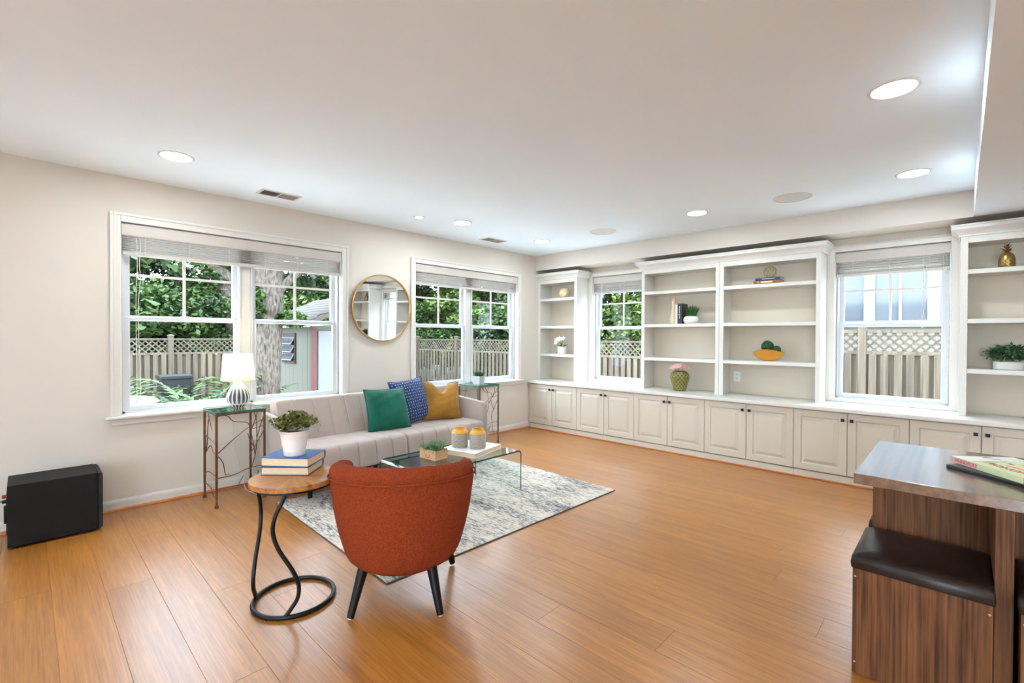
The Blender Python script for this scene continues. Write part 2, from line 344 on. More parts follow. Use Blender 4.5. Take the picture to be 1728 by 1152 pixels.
def window(n, loc, rz, wd, double, stool):
    r = bpy.data.objects.new('window_%d' % n, None); COL.objects.link(r); r.location = loc; r.rotation_euler = (0, 0, rz); struct(r)
    cw = .058; zt = 2.165; zb = .692 if stool else .668
    b = MB()   # casing with a raised outer band
    for x0, x1, o in ((0, cw, .02), (wd - cw, wd, .02)): b.box(x0, x1, -.02, 0, zb, zt)
    b.box(cw, wd - cw, -.02, 0, zt - cw, zt)
    b.build('casing', 'trim', r, None, .004)
    b = MB(); e = .014
    b.box(-.004, e, -.028, -.02, zb, zt + .004); b.box(wd - e, wd + .004, -.028, -.02, zb, zt + .004); b.box(e, wd - e, -.028, -.02, zt - e, zt + .004)
    b.build('casing_bead', 'trim', r, None, .003)
    b = MB()   # jamb liner
    b.box(cw - .012, cw + .006, 0, .15, .66, 2.13); b.box(wd - cw - .006, wd - cw + .012, 0, .15, .66, 2.13); b.box(cw, wd - cw, 0, .15, 2.108, 2.13)
    b.build('jamb', 'trim', r)
    zs = .692 if stool else .70
    if stool:
        box('stool', 'trim', -.03, wd + .03, -.062, 0, .672, .692, r, .005)
        box('sill', 'trim', cw, wd - cw, 0, .15, .66, .697, r)
        box('apron', 'trim', .002, wd - .002, -.018, 0, .622, .672, r, .006)
    else:
        box('sill', 'trim', cw - .01, wd - cw + .01, -.02, .15, .668, .704, r, .003)
    s0, s1 = cw + .012, wd - cw - .012
    units = [(s0, wd / 2 - .040), (wd / 2 + .040, s1)] if double else [(s0, s1)]
    if double: box('mullion', 'trim', wd / 2 - .040, wd / 2 + .040, .060, .14, .69, 2.11, r, .003)
    for a, c in units:
        b = MB(); b.box(a, a + .014, .045, .13, .697, 2.108); b.box(c - .014, c, .045, .13, .697, 2.108); b.box(a, c, .045, .13, .697, .712)
        b.build('frame', 'vinyl', r)
        sash(r, a + .008, c - .008, .708, 1.42, .062, mun=None, name='lower_sash')
        sash(r, a + .012, c - .012, 1.388, 2.10, .096, mun=1.735, name='upper_sash')
        box('sash_lock', 'vinyl', (a + c) / 2 - .03, (a + c) / 2 + .03, .066, .09, 1.42, 1.432, r, .004)
    return r
window(1, (XA, W1[0], 0), PI / 2, W1[1] - W1[0], True, True)
window(2, (XA, W2[0], 0), PI / 2, W2[1] - W2[0], True, True)
window(3, (BW[0][0], YB, 0), 0, BW[0][1] - BW[0][0], False, False)
window(4, (BW[1][0], YB, 0), 0, BW[1][1] - BW[1][0], False, False)

def blind(loc, rz, wd, label, nlad, cords):
    r = thing('window_blind', label, 'blind', loc, rz, 'raised white blinds')
    x0, x1 = .062, wd - .062
    b = MB(); b.loft([[(x, -.008, 2.012), (x, .012, 2.012), (x, .012, 2.098), (x, -.004, 2.098), (x, -.010, 2.088), (x, -.010, 2.022)] for x in (x0 + .002, x1 - .002)])
    b.build('valance', 'blind', r)
    box('head_rail', 'blind', x0 + .006, x1 - .006, .012, .052, 2.06, 2.104, r)
    ns = 11; me = None
    for i in range(ns):
        z = 1.906 + i * .0105 + (random.uniform(-.0012, .0012)); t = random.uniform(-.05, .05)
        if me is None:
            b = MB(); hw = .024; b.loft([[(x, -hw, -.0008), (x, -hw * .4, .0016), (x, hw * .4, .0016), (x, hw, -.0008), (x, hw, -.0044), (x, hw * .4, -.0022), (x, -hw * .4, -.0022), (x, -hw, -.0044)] for x in (0, x1 - x0 - .012)])
            o = b.build('slat', 'blind', r); me = o.data
        else: o = obj('slat', me, r)
        o.location = (x0 + .006, .032, z); o.rotation_euler = (t, 0, 0)
    box('bottom_rail', 'blind', x0 + .006, x1 - .006, .006, .056, 1.872, 1.898, r, .004)
    for i in range(nlad):
        x = x0 + (x1 - x0) * (i + .5) / nlad
        b = MB(); pts = [(x + .005 * math.sin(k * 2.1), .005, 1.885 + k * .0075) for k in range(18)]; b.tube(pts, .0014, 5)
        b.build('ladder_cord', 'cord', r)
    for x, zb in cords:
        b = MB(); pts = spline([(x, .004, 2.0), (x + .004, .002, 1.80), (x - .004, .004, 1.55), (x, .004, zb)], 5)
        b.tube(pts, .0018, 5); b.tube([(px + .018 + .006 * math.sin(i), py, pz) for i, (px, py, pz) in enumerate(pts)], .0018, 5)
        c = b.build('pull_cord', 'cord', r, 40)
        b = MB(); b.lathe([(.002, .03), (.006, .02), (.008, 0), (.004, -.004)], (x, .004, zb - .02), 10); b.build('tassel', 'cord', c, 40)
    return r
blind((XA, W1[0], 0), PI / 2, W1[1] - W1[0], 'greyish slat blind raised at the top of the widest window behind the lamp', 6, [(.15, .80)])
blind((XA, W2[0], 0), PI / 2, W2[1] - W2[0], 'white slat blind raised in the double window between mirror and bookcases', 6, [])
blind((BW[0][0], YB, 0), 0, BW[0][1] - BW[0][0], 'white slat blind in the narrow window partly hidden by the double bookcase', 3, [])
blind((BW[1][0], YB, 0), 0, BW[1][1] - BW[1][0], 'white slat blind with knotted pull cords in the window facing the neighbouring house', 3, [(.70, 1.40), (.83, 1.05)])

# ------------------------------------------------------------------ built-in cabinets, countertop, bookcases
UW = .825
door_me = None
def raised_door(w_, h_):
    b = MB(); t = .02
    b.box(0, w_, -t, 0, 0, h_)
    fr = .058
    # recessed groove ring and raised field
    def ring(i, y): return [(i, y, i), (w_ - i, y, i), (w_ - i, y, h_ - i), (i, y, h_ - i)]
    b2 = MB(); b2.loft([ring(0, 0), ring(0, -t + .003), ring(.003, -t), ring(fr, -t), ring(fr + .006, -t + .008), ring(fr + .014, -t + .008), ring(fr + .040, -t - .001), ring(w_ * .5 - .001 if w_ < h_ else h_ * .5, -t - .001)], True, True)
    return b2
cab_pos = [-4.42 + UW * i for i in range(7)]
cab_lab = ['beside the window wall corner', 'under the narrow window near the corner', 'under the bookcase bay with the green vase', 'under the bookcase bay with the wall outlet',
           'under the window facing the neighbouring house', 'half hidden behind the dining table top', 'at the far end beyond the dining table']
cab0 = None
for i, x in enumerate(cab_pos):
    lab = 'cream two-door base cabinet ' + cab_lab[i]
    if cab0 is None:
        cab0 = r = thing('base_cabinet', lab, 'cabinet', (x, 4.958, 0), 0, 'row of cream base cabinets')
        b = MB(); b.box(.001, UW - .001, .0205, .46, .07, .632); b.box(.001, UW - .001, .006, .46, .0, .066); b.build('body', 'cab', r)
        b = MB(); b.box(0, .012, .0, .02, .068, .632) if False else None
        dw = UW / 2 - .0035
        dm = None
        for k in range(2):
            if dm is None: d = raised_door(dw, .548).build('door', 'cab', r); dm = d.data
            else: d = obj('door', dm, r)
            d.location = (.003 + k * (UW / 2 + .0005), .020, .076)
            kx = dw - .03 if k == 0 else .03
            b = MB(); b.loft([[(kx - s_, y_, .488 - s_), (kx + s_, y_, .488 - s_), (kx + s_, y_, .488 + s_), (kx - s_, y_, .488 + s_)] for s_, y_ in ((.006, -.0195), (.006, -.032), (.0125, -.034), (.0125, -.044), (.008, -.047))])
            b.build('knob', 'dark', d)
    else: dup(cab0, (x, 4.958, 0), 0, lab)
ct = box('countertop', 'case', XA + .002, 1.36, 4.922, YB - .001, .6325, .6675, None, .006, 3)
tag(ct, 'long white continuous countertop over the row of cream cabinets', 'countertop')

SH_Z = [1.827, 1.438, 1.043]
YF = 5.152
def bookcase(x0, x1, label, ret0, ret1, s0=.045, s1=.045):
    r = thing('bookcase', label, 'bookcase', (x0, YF, .668), 0, 'built-in white bookcases')
    wd = x1 - x0; D = YB - YF - .003; zz = .668; ztop = 2.165 - zz
    def bx(n, *a, m='case', bev=.002): return box(n, m, *a, r, bev)
    bx('side_panel', 0.002, .02, .02, D, 0, ztop); bx('side_panel', wd - .02, wd - .002, .02, D, 0, ztop)
    bx('back_panel', .02, wd - .02, D - .008, D, 0, ztop, m='caseback', bev=0)
    bx('top_panel', .02, wd - .02, .02, D - .008, 2.04 - zz, 2.056 - zz)
    bx('stile', 0, s0, 0, .02, 0, ztop); bx('stile', wd - s1, wd, 0, .02, 0, ztop)
    bx('top_rail', s0, wd - s1, 0, .02, 2.035 - zz, ztop)
    for z in SH_Z: bx('shelf', .0205, wd - .0205, .004, D - .0085, z - .037 - zz, z - zz, m='case', bev=.003)
    # crown: profile swept round the exposed corners
    prof = [(0, 2.088), (.010, 2.088), (.012, 2.10), (.026, 2.120), (.046, 2.138), (.052, 2.142), (.052, 2.165), (.058, 2.168), (.058, 2.178), (0, 2.178)]
    path = ([(0, D, -1, 0)] if ret0 else []) + [(0, 0, -1 if ret0 else 0, -1), (wd, 0, 1 if ret1 else 0, -1)] + ([(wd, D, 1, 0)] if ret1 else [])
    b = MB(); b.loft([[(px + o * nx, py + o * ny, z - zz) for o, z in prof] for px, py, nx, ny in path])
    b.build('crown_moulding', 'case', r)
    return r
bookcase(XA + .002, -3.737, 'narrow white bookcase in the corner beside the double window', False, True)
bookcase(-2.783, -1.873, 'white bookcase bay with black book and grass pot, next to the corner window', True, False, .040, .038)
bookcase(-1.871, -.947, 'white bookcase bay with gold bowl and wire sphere', False, True, .045, .040)
bookcase(-.009, .84, 'white bookcase with brass pineapple, beyond the dining table', True, False)

def outlet(loc, rz, label):
    r = thing('wall_outlet', label, 'outlet', loc, rz, 'white wall outlets')
    box('cover_plate', 'plasterW', -.037, .037, -.006, 0, -.058, .058, r, .003)
    for dz in (-.021, .021):
        b = MB(); b.loft([[(.017 * math.cos(t) * (1 if abs(math.cos(t)) < .8 else .95), yy, dz + .015 * math.sin(t)) for t in [2 * PI * k / 16 for k in range(16)]] for yy in (-.006, -.009)])
        s = b.build('socket', 'plasterW', r)
        for dx in (-.006, .006): box('slot', 'slot', dx - .0014, dx + .0014, -.0097, -.009, dz - .001, dz + .008, s)
        box('slot', 'slot', -.002, .002, -.0097, -.009, dz - .009, dz - .005, s)
outlet((-1.776, YB - .0125, .855), 0, 'white duplex outlet inside the bookcase bay below the gold bowl')
outlet((XA, 1.40, .43), PI / 2, 'white duplex outlet on the wall behind the branch-sided table with lamp')

# ------------------------------------------------------------------ ceiling fittings
def downlight(x, y, label, r_=.085, power=CAN_POWER, zc=H):
    t = thing('recessed_light', label, 'ceiling light', (x, y, zc), 0, 'recessed ceiling lights')
    b = MB(); b.lathe([(r_ + .014, 0), (r_ + .014, -.003), (r_ + .006, -.006), (r_, -.006), (r_ - .003, -.0015), (r_ - .004, 0)], (0, 0, 0), 36, caps=False)
    b.build('trim_ring', 'trim', t, 40)
    b = MB(); b.lathe([(r_ - .003, -.0035), (.001, -.0035)], (0, 0, 0), 36); b.build('lens', 'lens', t)
    ld = bpy.data.lights.new('can_lamp', 'AREA'); ld.shape = 'DISK'; ld.size = r_ * 1.8; ld.energy = power; ld.color = CAN_COLOR
    lo = bpy.data.objects.new('can_lamp', ld); COL.objects.link(lo); lo.parent = t; lo.location = (0, 0, -.012)
    return t
downlight(-3.68, .685, 'lit recessed ceiling light above the widest window, leftmost in view')
downlight(-3.675, 3.09, 'lit recessed ceiling light above the double window near the small spotlight')
downlight(-3.667, 4.336, 'lit recessed ceiling light in the corner above the narrow bookcase')
downlight(-1.783, 4.334, 'lit recessed ceiling light above the middle of the double bookcase')
downlight(-.253, 4.322, 'lit recessed ceiling light above the window facing the neighbouring house')
downlight(-.236, 2.80, 'largest lit recessed ceiling light, over the dining table')
downlight(-3.81, 2.657, 'tiny lit recessed spotlight in the ceiling in front of the round mirror', .038, CAN_POWER * .35)
for x, y in ((-1.8, -.3), (-.24, -.3), (-3.68, -1.7), (-1.8, -1.7), (-.24, -1.7)):
    downlight(x, y, 'added unseen recessed ceiling light behind the camera')  # none of these is in view; added for fill light
for x, y in ((1.7, .5), (1.7, 2.8), (1.7, -1.7)): downlight(x, y, 'added unseen recessed light in the lowered ceiling', zc=ZS)  # added out of view to fill the room with light
def ceil_speaker(x, y, label):
    t = thing('ceiling_speaker', label, 'speaker', (x, y, H), 0, 'round ceiling speakers')
    b = MB(); b.lathe([(.142, 0), (.142, -.004), (.136, -.007), (.126, -.007), (.124, -.004), (.124, 0)], (0, 0, 0), 40, caps=False); b.build('rim', 'trim', t, 40)
    b = MB(); b.lathe([(.125, -.004), (.001, -.0045)], (0, 0, 0), 40); b.build('grille', 'grey', t)
ceil_speaker(-1.015, 4.393, 'round grey flush speaker in the ceiling nearer the dining table')
ceil_speaker(-2.848, 4.40, 'round grey flush speaker in the ceiling nearer the corner')
def vent(x, y, label, first_dark):
    t = thing('ceiling_vent', label, 'vent', (x, y, H), 0, 'ceiling air vents')
    b = MB(); W_, L_ = .085, .155
    b.box(-W_, W_, -L_, -L_ + .02, -.006, 0); b.box(-W_, W_, L_ - .02, L_, -.006, 0); b.box(-W_, -W_ + .02, -L_ + .02, L_ - .02, -.006, 0); b.box(W_ - .02, W_, -L_ + .02, L_ - .02, -.006, 0); b.box(-W_ + .02, W_ - .02, -.005, .005, -.006, 0)
    b.build('frame', 'trim', t, None, .002)
    box('duct', 'ventd', -W_ + .02, W_ - .02, -L_ + .02, L_ - .02, -.0008, .0, t)
    me = None
    for i in range(24):
        yy = -L_ + .026 + i * (2 * L_ - .052) / 23
        if abs(yy) < .008: continue
        a = rad(50) * (1 if yy < 0 else -1)
        if me is None: o = box('louvre', 'vent', -W_ + .02, W_ - .02, -.0045, .0045, -.0006, .0006, t); me = o.data
        else: o = obj('louvre', me, t)
        o.location = (0, yy, -.0045); o.rotation_euler = (a, 0, 0)
vent(-4.06, 1.455, 'rectangular ceiling air vent above the widest window', True)
vent(-4.06, 3.90, 'rectangular ceiling air vent above the double window near the corner', True)

# ------------------------------------------------------------------ mirror
t = thing('round_mirror', 'round wall mirror with thin gold frame between the two wide windows', 'mirror', (XA + .0165, 2.612, 1.577), PI / 2)
t.rotation_euler = (rad(1.2), 0, PI / 2 + rad(1.2))
def disc_y(b, prof, seg=64, caps=True):   # lathe about local y (points to -y = into the room)
    return b.loft([[(r * math.cos(2 * PI * j / seg), -h, r * math.sin(2 * PI * j / seg)) for j in range(seg)] for r, h in prof], True, caps)
disc_y(MB(), [(.352, 0), (.352, .026), (.349, .029), (.341, .029), (.339, .026), (.339, .012), (.339, 0)], caps=False).build('frame', 'gold', t, 35)
disc_y(MB(), [(.34, .004), (.34, .014), (.001, .014)]).build('mirror_glass', 'mirror', t)

# ------------------------------------------------------------------ rug
m, nt, b_ = nmat('distressed_rug'); N = nt.nodes; L = nt.links
tc = N.new('ShaderNodeTexCoord')
def rn(sc, st, det, rough=.6):
    mp = N.new('ShaderNodeMapping'); mp.inputs['Scale'].default_value = st; L.new(tc.outputs['Object'], mp.inputs[0])
    n = N.new('ShaderNodeTexNoise'); n.inputs['Scale'].default_value = sc; n.inputs['Detail'].default_value = det; n.inputs['Roughness'].default_value = rough; L.new(mp.outputs[0], n.inputs[0]); return n.outputs['Fac']
a1 = rn(34, (.55, 2.0, 1), 8, .75); a2 = rn(2.4, (.6, 1.6, 1), 3); a3 = rn(130, (.4, 1, 1), 3)
def mt(op, x, y):
    n = N.new('ShaderNodeMath'); n.operation = op
    for i, v in enumerate((x, y)):
        if isinstance(v, (int, float)): n.inputs[i].default_value = v
        else: L.new(v, n.inputs[i])
    return n.outputs[0]
f = mt('ADD', mt('MULTIPLY', a1, .55), mt('ADD', mt('MULTIPLY', a2, .3), mt('MULTIPLY', a3, .15)))
cr = N.new('ShaderNodeValToRGB'); L.new(f, cr.inputs[0]); e = cr.color_ramp.elements
e[0].position = .42; e[0].color = lin((88, 86, 88)); e[1].position = .56; e[1].color = lin((214, 203, 188))
x_ = e.new(.47); x_.color = lin((150, 145, 140)); x_ = e.new(.50); x_.color = lin((194, 185, 173))
L.new(cr.outputs[0], b_.inputs['Base Color']); b_.inputs['Roughness'].default_value = .95
bp = N.new('ShaderNodeBump'); bp.inputs['Strength'].default_value = .3; bp.inputs['Distance'].default_value = .003; L.new(a3, bp.inputs['Height']); L.new(bp.outputs[0], b_.inputs['Normal']); M['rug'] = m
M['rugedge'] = mat('rug_binding', (96, 84, 74), .9, var=.2, scale=40)
rg = thing('area_rug', 'distressed grey and ivory area rug under the glass coffee table', 'rug', (-2.915, 2.365, .001), rad(-1.4))
box('pile', 'rug', -.818, .818, -1.057, 1.057, .001, .0085, rg, .002)
box('binding', 'rugedge', -.821, .821, -1.060, 1.060, 0, .006, rg, .001)

# ------------------------------------------------------------------ sofa (world axes; back against the left wall)
def round_poly(pts, r, n=5):
    out = []; k = len(pts)
    for i in range(k):
        p = Vector(pts[i]); a = Vector(pts[i - 1]); c = Vector(pts[(i + 1) % k]); rr = r[i] if hasattr(r, '__len__') else r
        da = (a - p).normalized(); dc = (c - p).normalized(); ang = da.angle(dc); d = min(rr / math.tan(ang / 2), (a - p).length * .49, (c - p).length * .49)
        s_ = p + da * d; e_ = p + dc * d
        for j in range(n + 1):
            tt = j / n; q_ = s_.lerp(p, tt).lerp(p.lerp(e_, tt), tt); out.append(tuple(q_))
    return out
def channel_body(prof, y0, y1, nch, depth=.010, endr=.03):
    """profile (x,z) lofted along y with stitched grooves"""
    cx = sum(p[0] for p in prof) / len(prof); cz = sum(p[1] for p in prof) / len(prof); ys = []
    ys += [(y0, .93), (y0 + endr * .12, .965), (y0 + endr * .4, .99), (y0 + endr, 1)]
    wch = (y1 - y0) / nch
    for i in range(nch):
        a = y0 + i * wch
        if i: ys += [(a - .012, .9985), (a - .005, .992), (a, None), (a + .005, .992), (a + .012, .9985)]
        for q_ in (.3, .5, .7): ys.append((a + wch * q_, 1.004 if q_ == .5 else 1.002))
    ys += [(y1 - endr, 1), (y1 - endr * .4, .99), (y1 - endr * .12, .965), (y1, .93)]
    ys.sort(key=lambda q_: q_[0]); rings = []
    for yy, s_ in ys:
        g = depth if s_ is None else 0; s_ = .99 if s_ is None else s_
        ring = []
        for px, pz in prof:
            d = Vector((px - cx, pz - cz)); l = d.length; k = (l * s_ - g * .6) / l; ring.append((cx + d.x * k, yy, cz + d.y * k))
        rings.append(ring)
    return MB().loft(rings)
so = thing('sofa', 'greige velvet channel-tufted sofa under the windows', 'sofa', (-3.95, 2.33, 0)); SX, SY = 3.95, -2.33
def sbuild(b, n, m, sm=50, bev=0):
    b.v = [(x + SX, y + SY, z) for x, y, z in b.v]; return b.build(n, m, so, sm, bev)
seatp = round_poly([(-4.06, .415), (-3.50, .425), (-3.47, .215), (-4.06, .215)], [.02, .075, .03, .02], 7)
backp = round_poly([(-4.02, .40), (-3.93, .40), (-4.10, .742), (-4.25, .735), (-4.17, .40)], [.02, .02, .035, .04, .02], 6)
for y0, y1 in ((1.405, 2.326), (2.330, 3.252)):
    sbuild(channel_body(seatp, y0, y1, 6), 'seat', 'sofa')
    sbuild(channel_body(backp, y0 + .035, y1 - .0, 6), 'backrest', 'sofa')
for y0, y1 in ((1.352, 1.402), (3.256, 3.306)):
    ap = round_poly([(-4.20, .20), (-4.20, .645), (-4.10, .648), (-3.52, .607), (-3.50, .20)], [.02, .04, .08, .05, .03], 6)
    rings = [[(cx_, yy, cz_) for cx_, cz_ in [(-3.85 + (px + 3.85) * s_, .42 + (pz - .42) * s_) for px, pz in ap]] for yy, s_ in ((y0, .95), (y0 + .004, .98), (y0 + .014, 1), (y1 - .014, 1), (y1 - .004, .98), (y1, .95))]
    sbuild(MB().loft(rings), 'armrest', 'sofa')
sbuild(MB().box(-4.12, -3.56, 1.42, 3.24, .185, .216), 'underframe', 'blackwood', None, .003)
for lx in (-3.672, -4.05):
    for ly in (1.545, 2.33, 3.13):
        sbuild(MB().lathe([(.0175, .0105), (.022, .186)], (lx, ly, 0), 16), 'leg', 'blackwood', 40)

# throw pillows
def pillow(name, label, loc, rot, half, th, m, chop=0, sag=0.0):
    n = 26; vs = []; fs = []
    for sgn in (1, -1):
        for i in range(n + 1):
            for j in range(n + 1):
                u = -1 + 2 * i / n; v = -1 + 2 * j / n
                pin = 1 - .075 * (1 - abs(v) ** 2.2) * abs(u) ** 6; pin2 = 1 - .075 * (1 - abs(u) ** 2.2) * abs(v) ** 6
                x = u * half * pin; z = v * half * pin2
                tt = max(0, (1 - abs(u) ** 2.6) * (1 - abs(v) ** 2.6)) ** .62 * th
                tt *= 1 + .05 * math.sin(9 * u + 5 * v) * (abs(u) + abs(v)) * .5 + .03 * math.sin(17 * v - 7 * u)
                if chop: 
                    k = math.exp(-(u / .30) ** 2) * max(0, (v + .15) / 1.15) ** 1.6; z -= chop * k; x *= 1 - .10 * max(0, v) * (1 - abs(u)); tt *= 1 + .25 * k
                    x += 0
                x += sag * (1 - v) * .5 * u * half * .15
                vs.append((x, -sgn * tt, z))
    k = n + 1; o = k * k
    for i in range(n):
        for j in range(n):
            a = i * k + j; fs.append((a, a + 1, a + k + 1, a + k)); fs.append((o + a, o + a + k, o + a + k + 1, o + a + 1))
    me = bpy.data.meshes.new(name); me.from_pydata(vs, [], fs); me.materials.append(M[m])
    bm = bmesh.new(); bm.from_mesh(me); bmesh.ops.remove_doubles(bm, verts=bm.verts, dist=.0004); bmesh.ops.recalc_face_normals(bm, faces=bm.faces); bm.to_mesh(me); bm.free(); me.shade_smooth()
    r = thing(name, label, 'pillow', loc, 0, 'throw pillows on the sofa'); r.rotation_euler = rot
    obj('cover', me, r)
    pts = []
    for i in range(96):
        tt = i / 96 * 4; s_ = int(tt); q_ = -1 + 2 * (tt - s_); u, v = ((q_, -1), (1, q_), (-q_, 1), (-1, -q_))[s_]
        pin = 1 - .075 * (1 - abs(v) ** 2.2) * abs(u) ** 6; pin2 = 1 - .075 * (1 - abs(u) ** 2.2) * abs(v) ** 6
        x = u * half * pin; z = v * half * pin2
        if chop: k_ = math.exp(-(u / .30) ** 2) * max(0, (v + .15) / 1.15) ** 1.6; z -= chop * k_; x *= 1 - .10 * max(0, v) * (1 - abs(u))
        x += sag * (1 - v) * .5 * u * half * .15
        pts.append((x * 1.004, 0, z * 1.004))
    b = MB(); b.tube(pts, .0045, 6, closed=True); b.build('piping', m, r, 60)
    return r
# local: front faces -y; yaw turns it to the room (+x) and tilts it onto the backrest
def dots(mm):
    nt = mm.node_tree; N = nt.nodes; L = nt.links; b = N['Principled BSDF']; old = b.inputs['Base Color'].links[0].from_socket
    tc = N.new('ShaderNodeTexCoord'); sx = N.new('ShaderNodeSeparateXYZ'); cx = N.new('ShaderNodeCombineXYZ'); L.new(tc.outputs['Object'], sx.inputs[0]); L.new(sx.outputs[0], cx.inputs[0]); L.new(sx.outputs[2], cx.inputs[1]); vo = N.new('ShaderNodeTexVoronoi'); vo.voronoi_dimensions = '2D'; vo.inputs['Scale'].default_value = 34; vo.inputs['Randomness'].default_value = .25
    L.new(cx.outputs[0], vo.inputs['Vector']); lt = N.new('ShaderNodeMath'); lt.operation = 'LESS_THAN'; lt.inputs[1].default_value = .2; L.new(vo.outputs['Distance'], lt.inputs[0])
    mx = N.new('ShaderNodeMix'); mx.data_type = 'RGBA'; mx.inputs[7].default_value = lin((150, 166, 196)); L.new(lt.outputs[0], mx.inputs[0]); L.new(old, mx.inputs[6]); L.new(mx.outputs[2], b.inputs['Base Color'])
dots(M['blue'])
pillow('throw_pillow', 'emerald green velvet throw pillow in front of the navy one', (-3.86, 2.345, .595), (rad(-20), 0, rad(84)), .205, .085, 'green', sag=.3)
pillow('throw_pillow', 'navy velvet throw pillow with pale dots, between green and mustard', (-3.99, 2.70, .635), (rad(-22), rad(-4), rad(100)), .225, .08, 'blue', sag=.4)
pillow('throw_pillow', 'mustard gold velvet throw pillow with a chopped V-shaped top', (-3.93, 3.02, .610), (rad(-20), rad(3), rad(70)), .205, .085, 'yellow', chop=.125, sag=.3)

# ------------------------------------------------------------------ branch-sided accent tables
def accent_table(loc, label, m, gm):
    r = thing('accent_table', label, 'side table', loc, 0, 'pair of branch-sided glass accent tables')
    s_ = .165; hT = .70
    b = MB(); b.box(-s_ - .012, s_ + .012, -s_ - .012, s_ + .012, hT, hT + .010); 
    g = b.build('glass_top', [gm, 'gedge'], r, None, .0015)
    g.data.polygons.foreach_set('material_index', [0, 0, 1, 1, 1, 1]); 
    b = MB(); e = .007
    for q_ in ((-s_ - e, s_ + e, -s_ - e, -s_ + e), (-s_ - e, s_ + e, s_ - e, s_ + e), (-s_ - e, -s_ + e, -s_ + e, s_ - e), (s_ - e, s_ + e, -s_ + e, s_ - e)): b.box(*q_, hT - .016, hT - .0005)
    b.build('top_frame', m, r)
    for sx in (-1, 1):
        for sy in (-1, 1):
            b = MB(); b.loft([[(sx * s_ + w_, sy * s_ + w2, z) for w_, w2 in ((-h_, -h_), (h_, -h_), (h_, h_), (-h_, h_))] for h_, z in ((.0115, 0), (.0115, .018), (.006, .019), (.0075, .2), (.0075, hT - .016))])
            b.build('leg', m, r)
    # branches: (u, z) polylines in the plane of each side; u from -1..1
    sides = {'front': [[(-1, .58), (-.6, .555), (-.3, .49), (.25, .47), (.45, .42), (1, .435)], [(.45, .42), (.62, .50), (.55, .585)], [(-1, .255), (-.5, .33), (.2, .42), (1, .49)],
                       [(-1, .255), (-.75, .19), (-.65, .10), (-.5, .10)], [(1, .40), (.55, .27), (.35, .20), (.5, .0), (.62, -.0)], [(.55, .27), (.35, .34), (.28, .385)], [(-1, .08), (-.3, .085), (.3, .115), (1, .12)], [(-1, -.0), (-.2, .0), (.5, -.0), (1, .01)], [(-.1, .01), (.1, .07)]],
             'side': [[(-1, .18), (-.55, .30), (-.45, .42), (-.2, .50), (.3, .42), (1, .40)], [(-.2, .50), (-.35, .54)], [(-1, .36), (-.2, .35), (1, .33)], [(-1, .20), (.0, .30), (.5, .26), (1, .27)], [(-1, .05), (-.3, .09), (1, .09)], [(-1, -.02), (0, -.02), (.4, -.06), (1, -.08)]],
             'far': [[(-1, .10), (-.3, .25), (-.05, .40), (-.15, .55), (.1, .64)], [(-.05, .40), (.5, .52), (.9, .60)], [(-.3, .25), (-.7, .38), (-1, .42)], [(-.15, .55), (-.45, .60)], [(-1, -.0), (0, .06), (1, .08)], [(0, .06), (.15, .14)]]}
    def side(kind, fn):
        lst = sides[kind]
        for pl in lst:
            pts = [fn(u, z + .14 if kind != 'far' else z + .05) for u, z in pl]; pts = spline(pts, 5)
            k = len(pts); b = MB(); b.tube(pts, [.0042 - .0018 * i / k for i in range(k)], 6); b.build('branch', m, r, 60)
    side('front', lambda u, z: (s_, u * s_, min(z, .68)))
    side('side', lambda u, z: (u * s_, -s_, min(z, .68)))
    side('far', lambda u, z: (u * s_, s_, min(z, .68)))
    return r
accent_table((-4.135, 1.145, 0), 'bronze branch-sided side table with thick green glass top under the lamp', 'bronze', 'tglass')
accent_table((-4.203, 3.805, 0), 'grey pewter branch-sided side table with glass top beyond the sofa arm', 'pewter', 'tglass')

# ------------------------------------------------------------------ table lamp
m, nt, b_ = nmat('painted_leaf_ceramic'); N = nt.nodes; L = nt.links; tc = N.new('ShaderNodeTexCoord'); sp = N.new('ShaderNodeSeparateXYZ'); L.new(tc.outputs['Object'], sp.inputs[0])
at = mt('ARCTAN2', sp.outputs[1], sp.outputs[0]); 
def petal(n, zc_, zh, wdt, off):
    fr = mt('ABSOLUTE', mt('SUBTRACT', mt('FRACT', mt('ADD', mt('MULTIPLY', at, n / (2 * PI)), off), 0), .5), 0)
    a = mt('DIVIDE', fr, wdt); z_ = mt('DIVIDE', mt('SUBTRACT', sp.outputs[2], zc_), zh)
    return mt('ADD', mt('MULTIPLY', a, a), mt('MULTIPLY', z_, z_))
p1 = petal(16, .095, .060, .36, 10.0); in1 = mt('LESS_THAN', p1, 1); core = mt('LESS_THAN', p1, .12)
p2 = petal(16, .012, .016, .34, 10.5); in2 = mt('LESS_THAN', p2, 1)
def mixc(fac, a, c):
    x = N.new('ShaderNodeMix'); x.data_type = 'RGBA'; L.new(fac, x.inputs[0])
    for i, v in ((6, a), (7, c)):
        if isinstance(v, tuple): x.inputs[i].default_value = v
        else: L.new(v, x.inputs[i])
    return x.outputs[2]
c1 = mixc(in1, lin((236, 224, 208)), lin((74, 92, 112))); c1 = mixc(core, c1, lin((36, 46, 60))); c1 = mixc(in2, c1, lin((34, 40, 48)))
L.new(c1, b_.inputs['Base Color']); b_.inputs['Roughness'].default_value = .3; M['lampcer'] = m
m, nt, b_ = nmat('linen_shade'); N = nt.nodes; L = nt.links
tl = N.new('ShaderNodeBsdfTranslucent'); tl.inputs[0].default_value = lin((252, 245, 230)); df = N.new('ShaderNodeBsdfDiffuse'); df.inputs[0].default_value = lin((250, 236, 206))
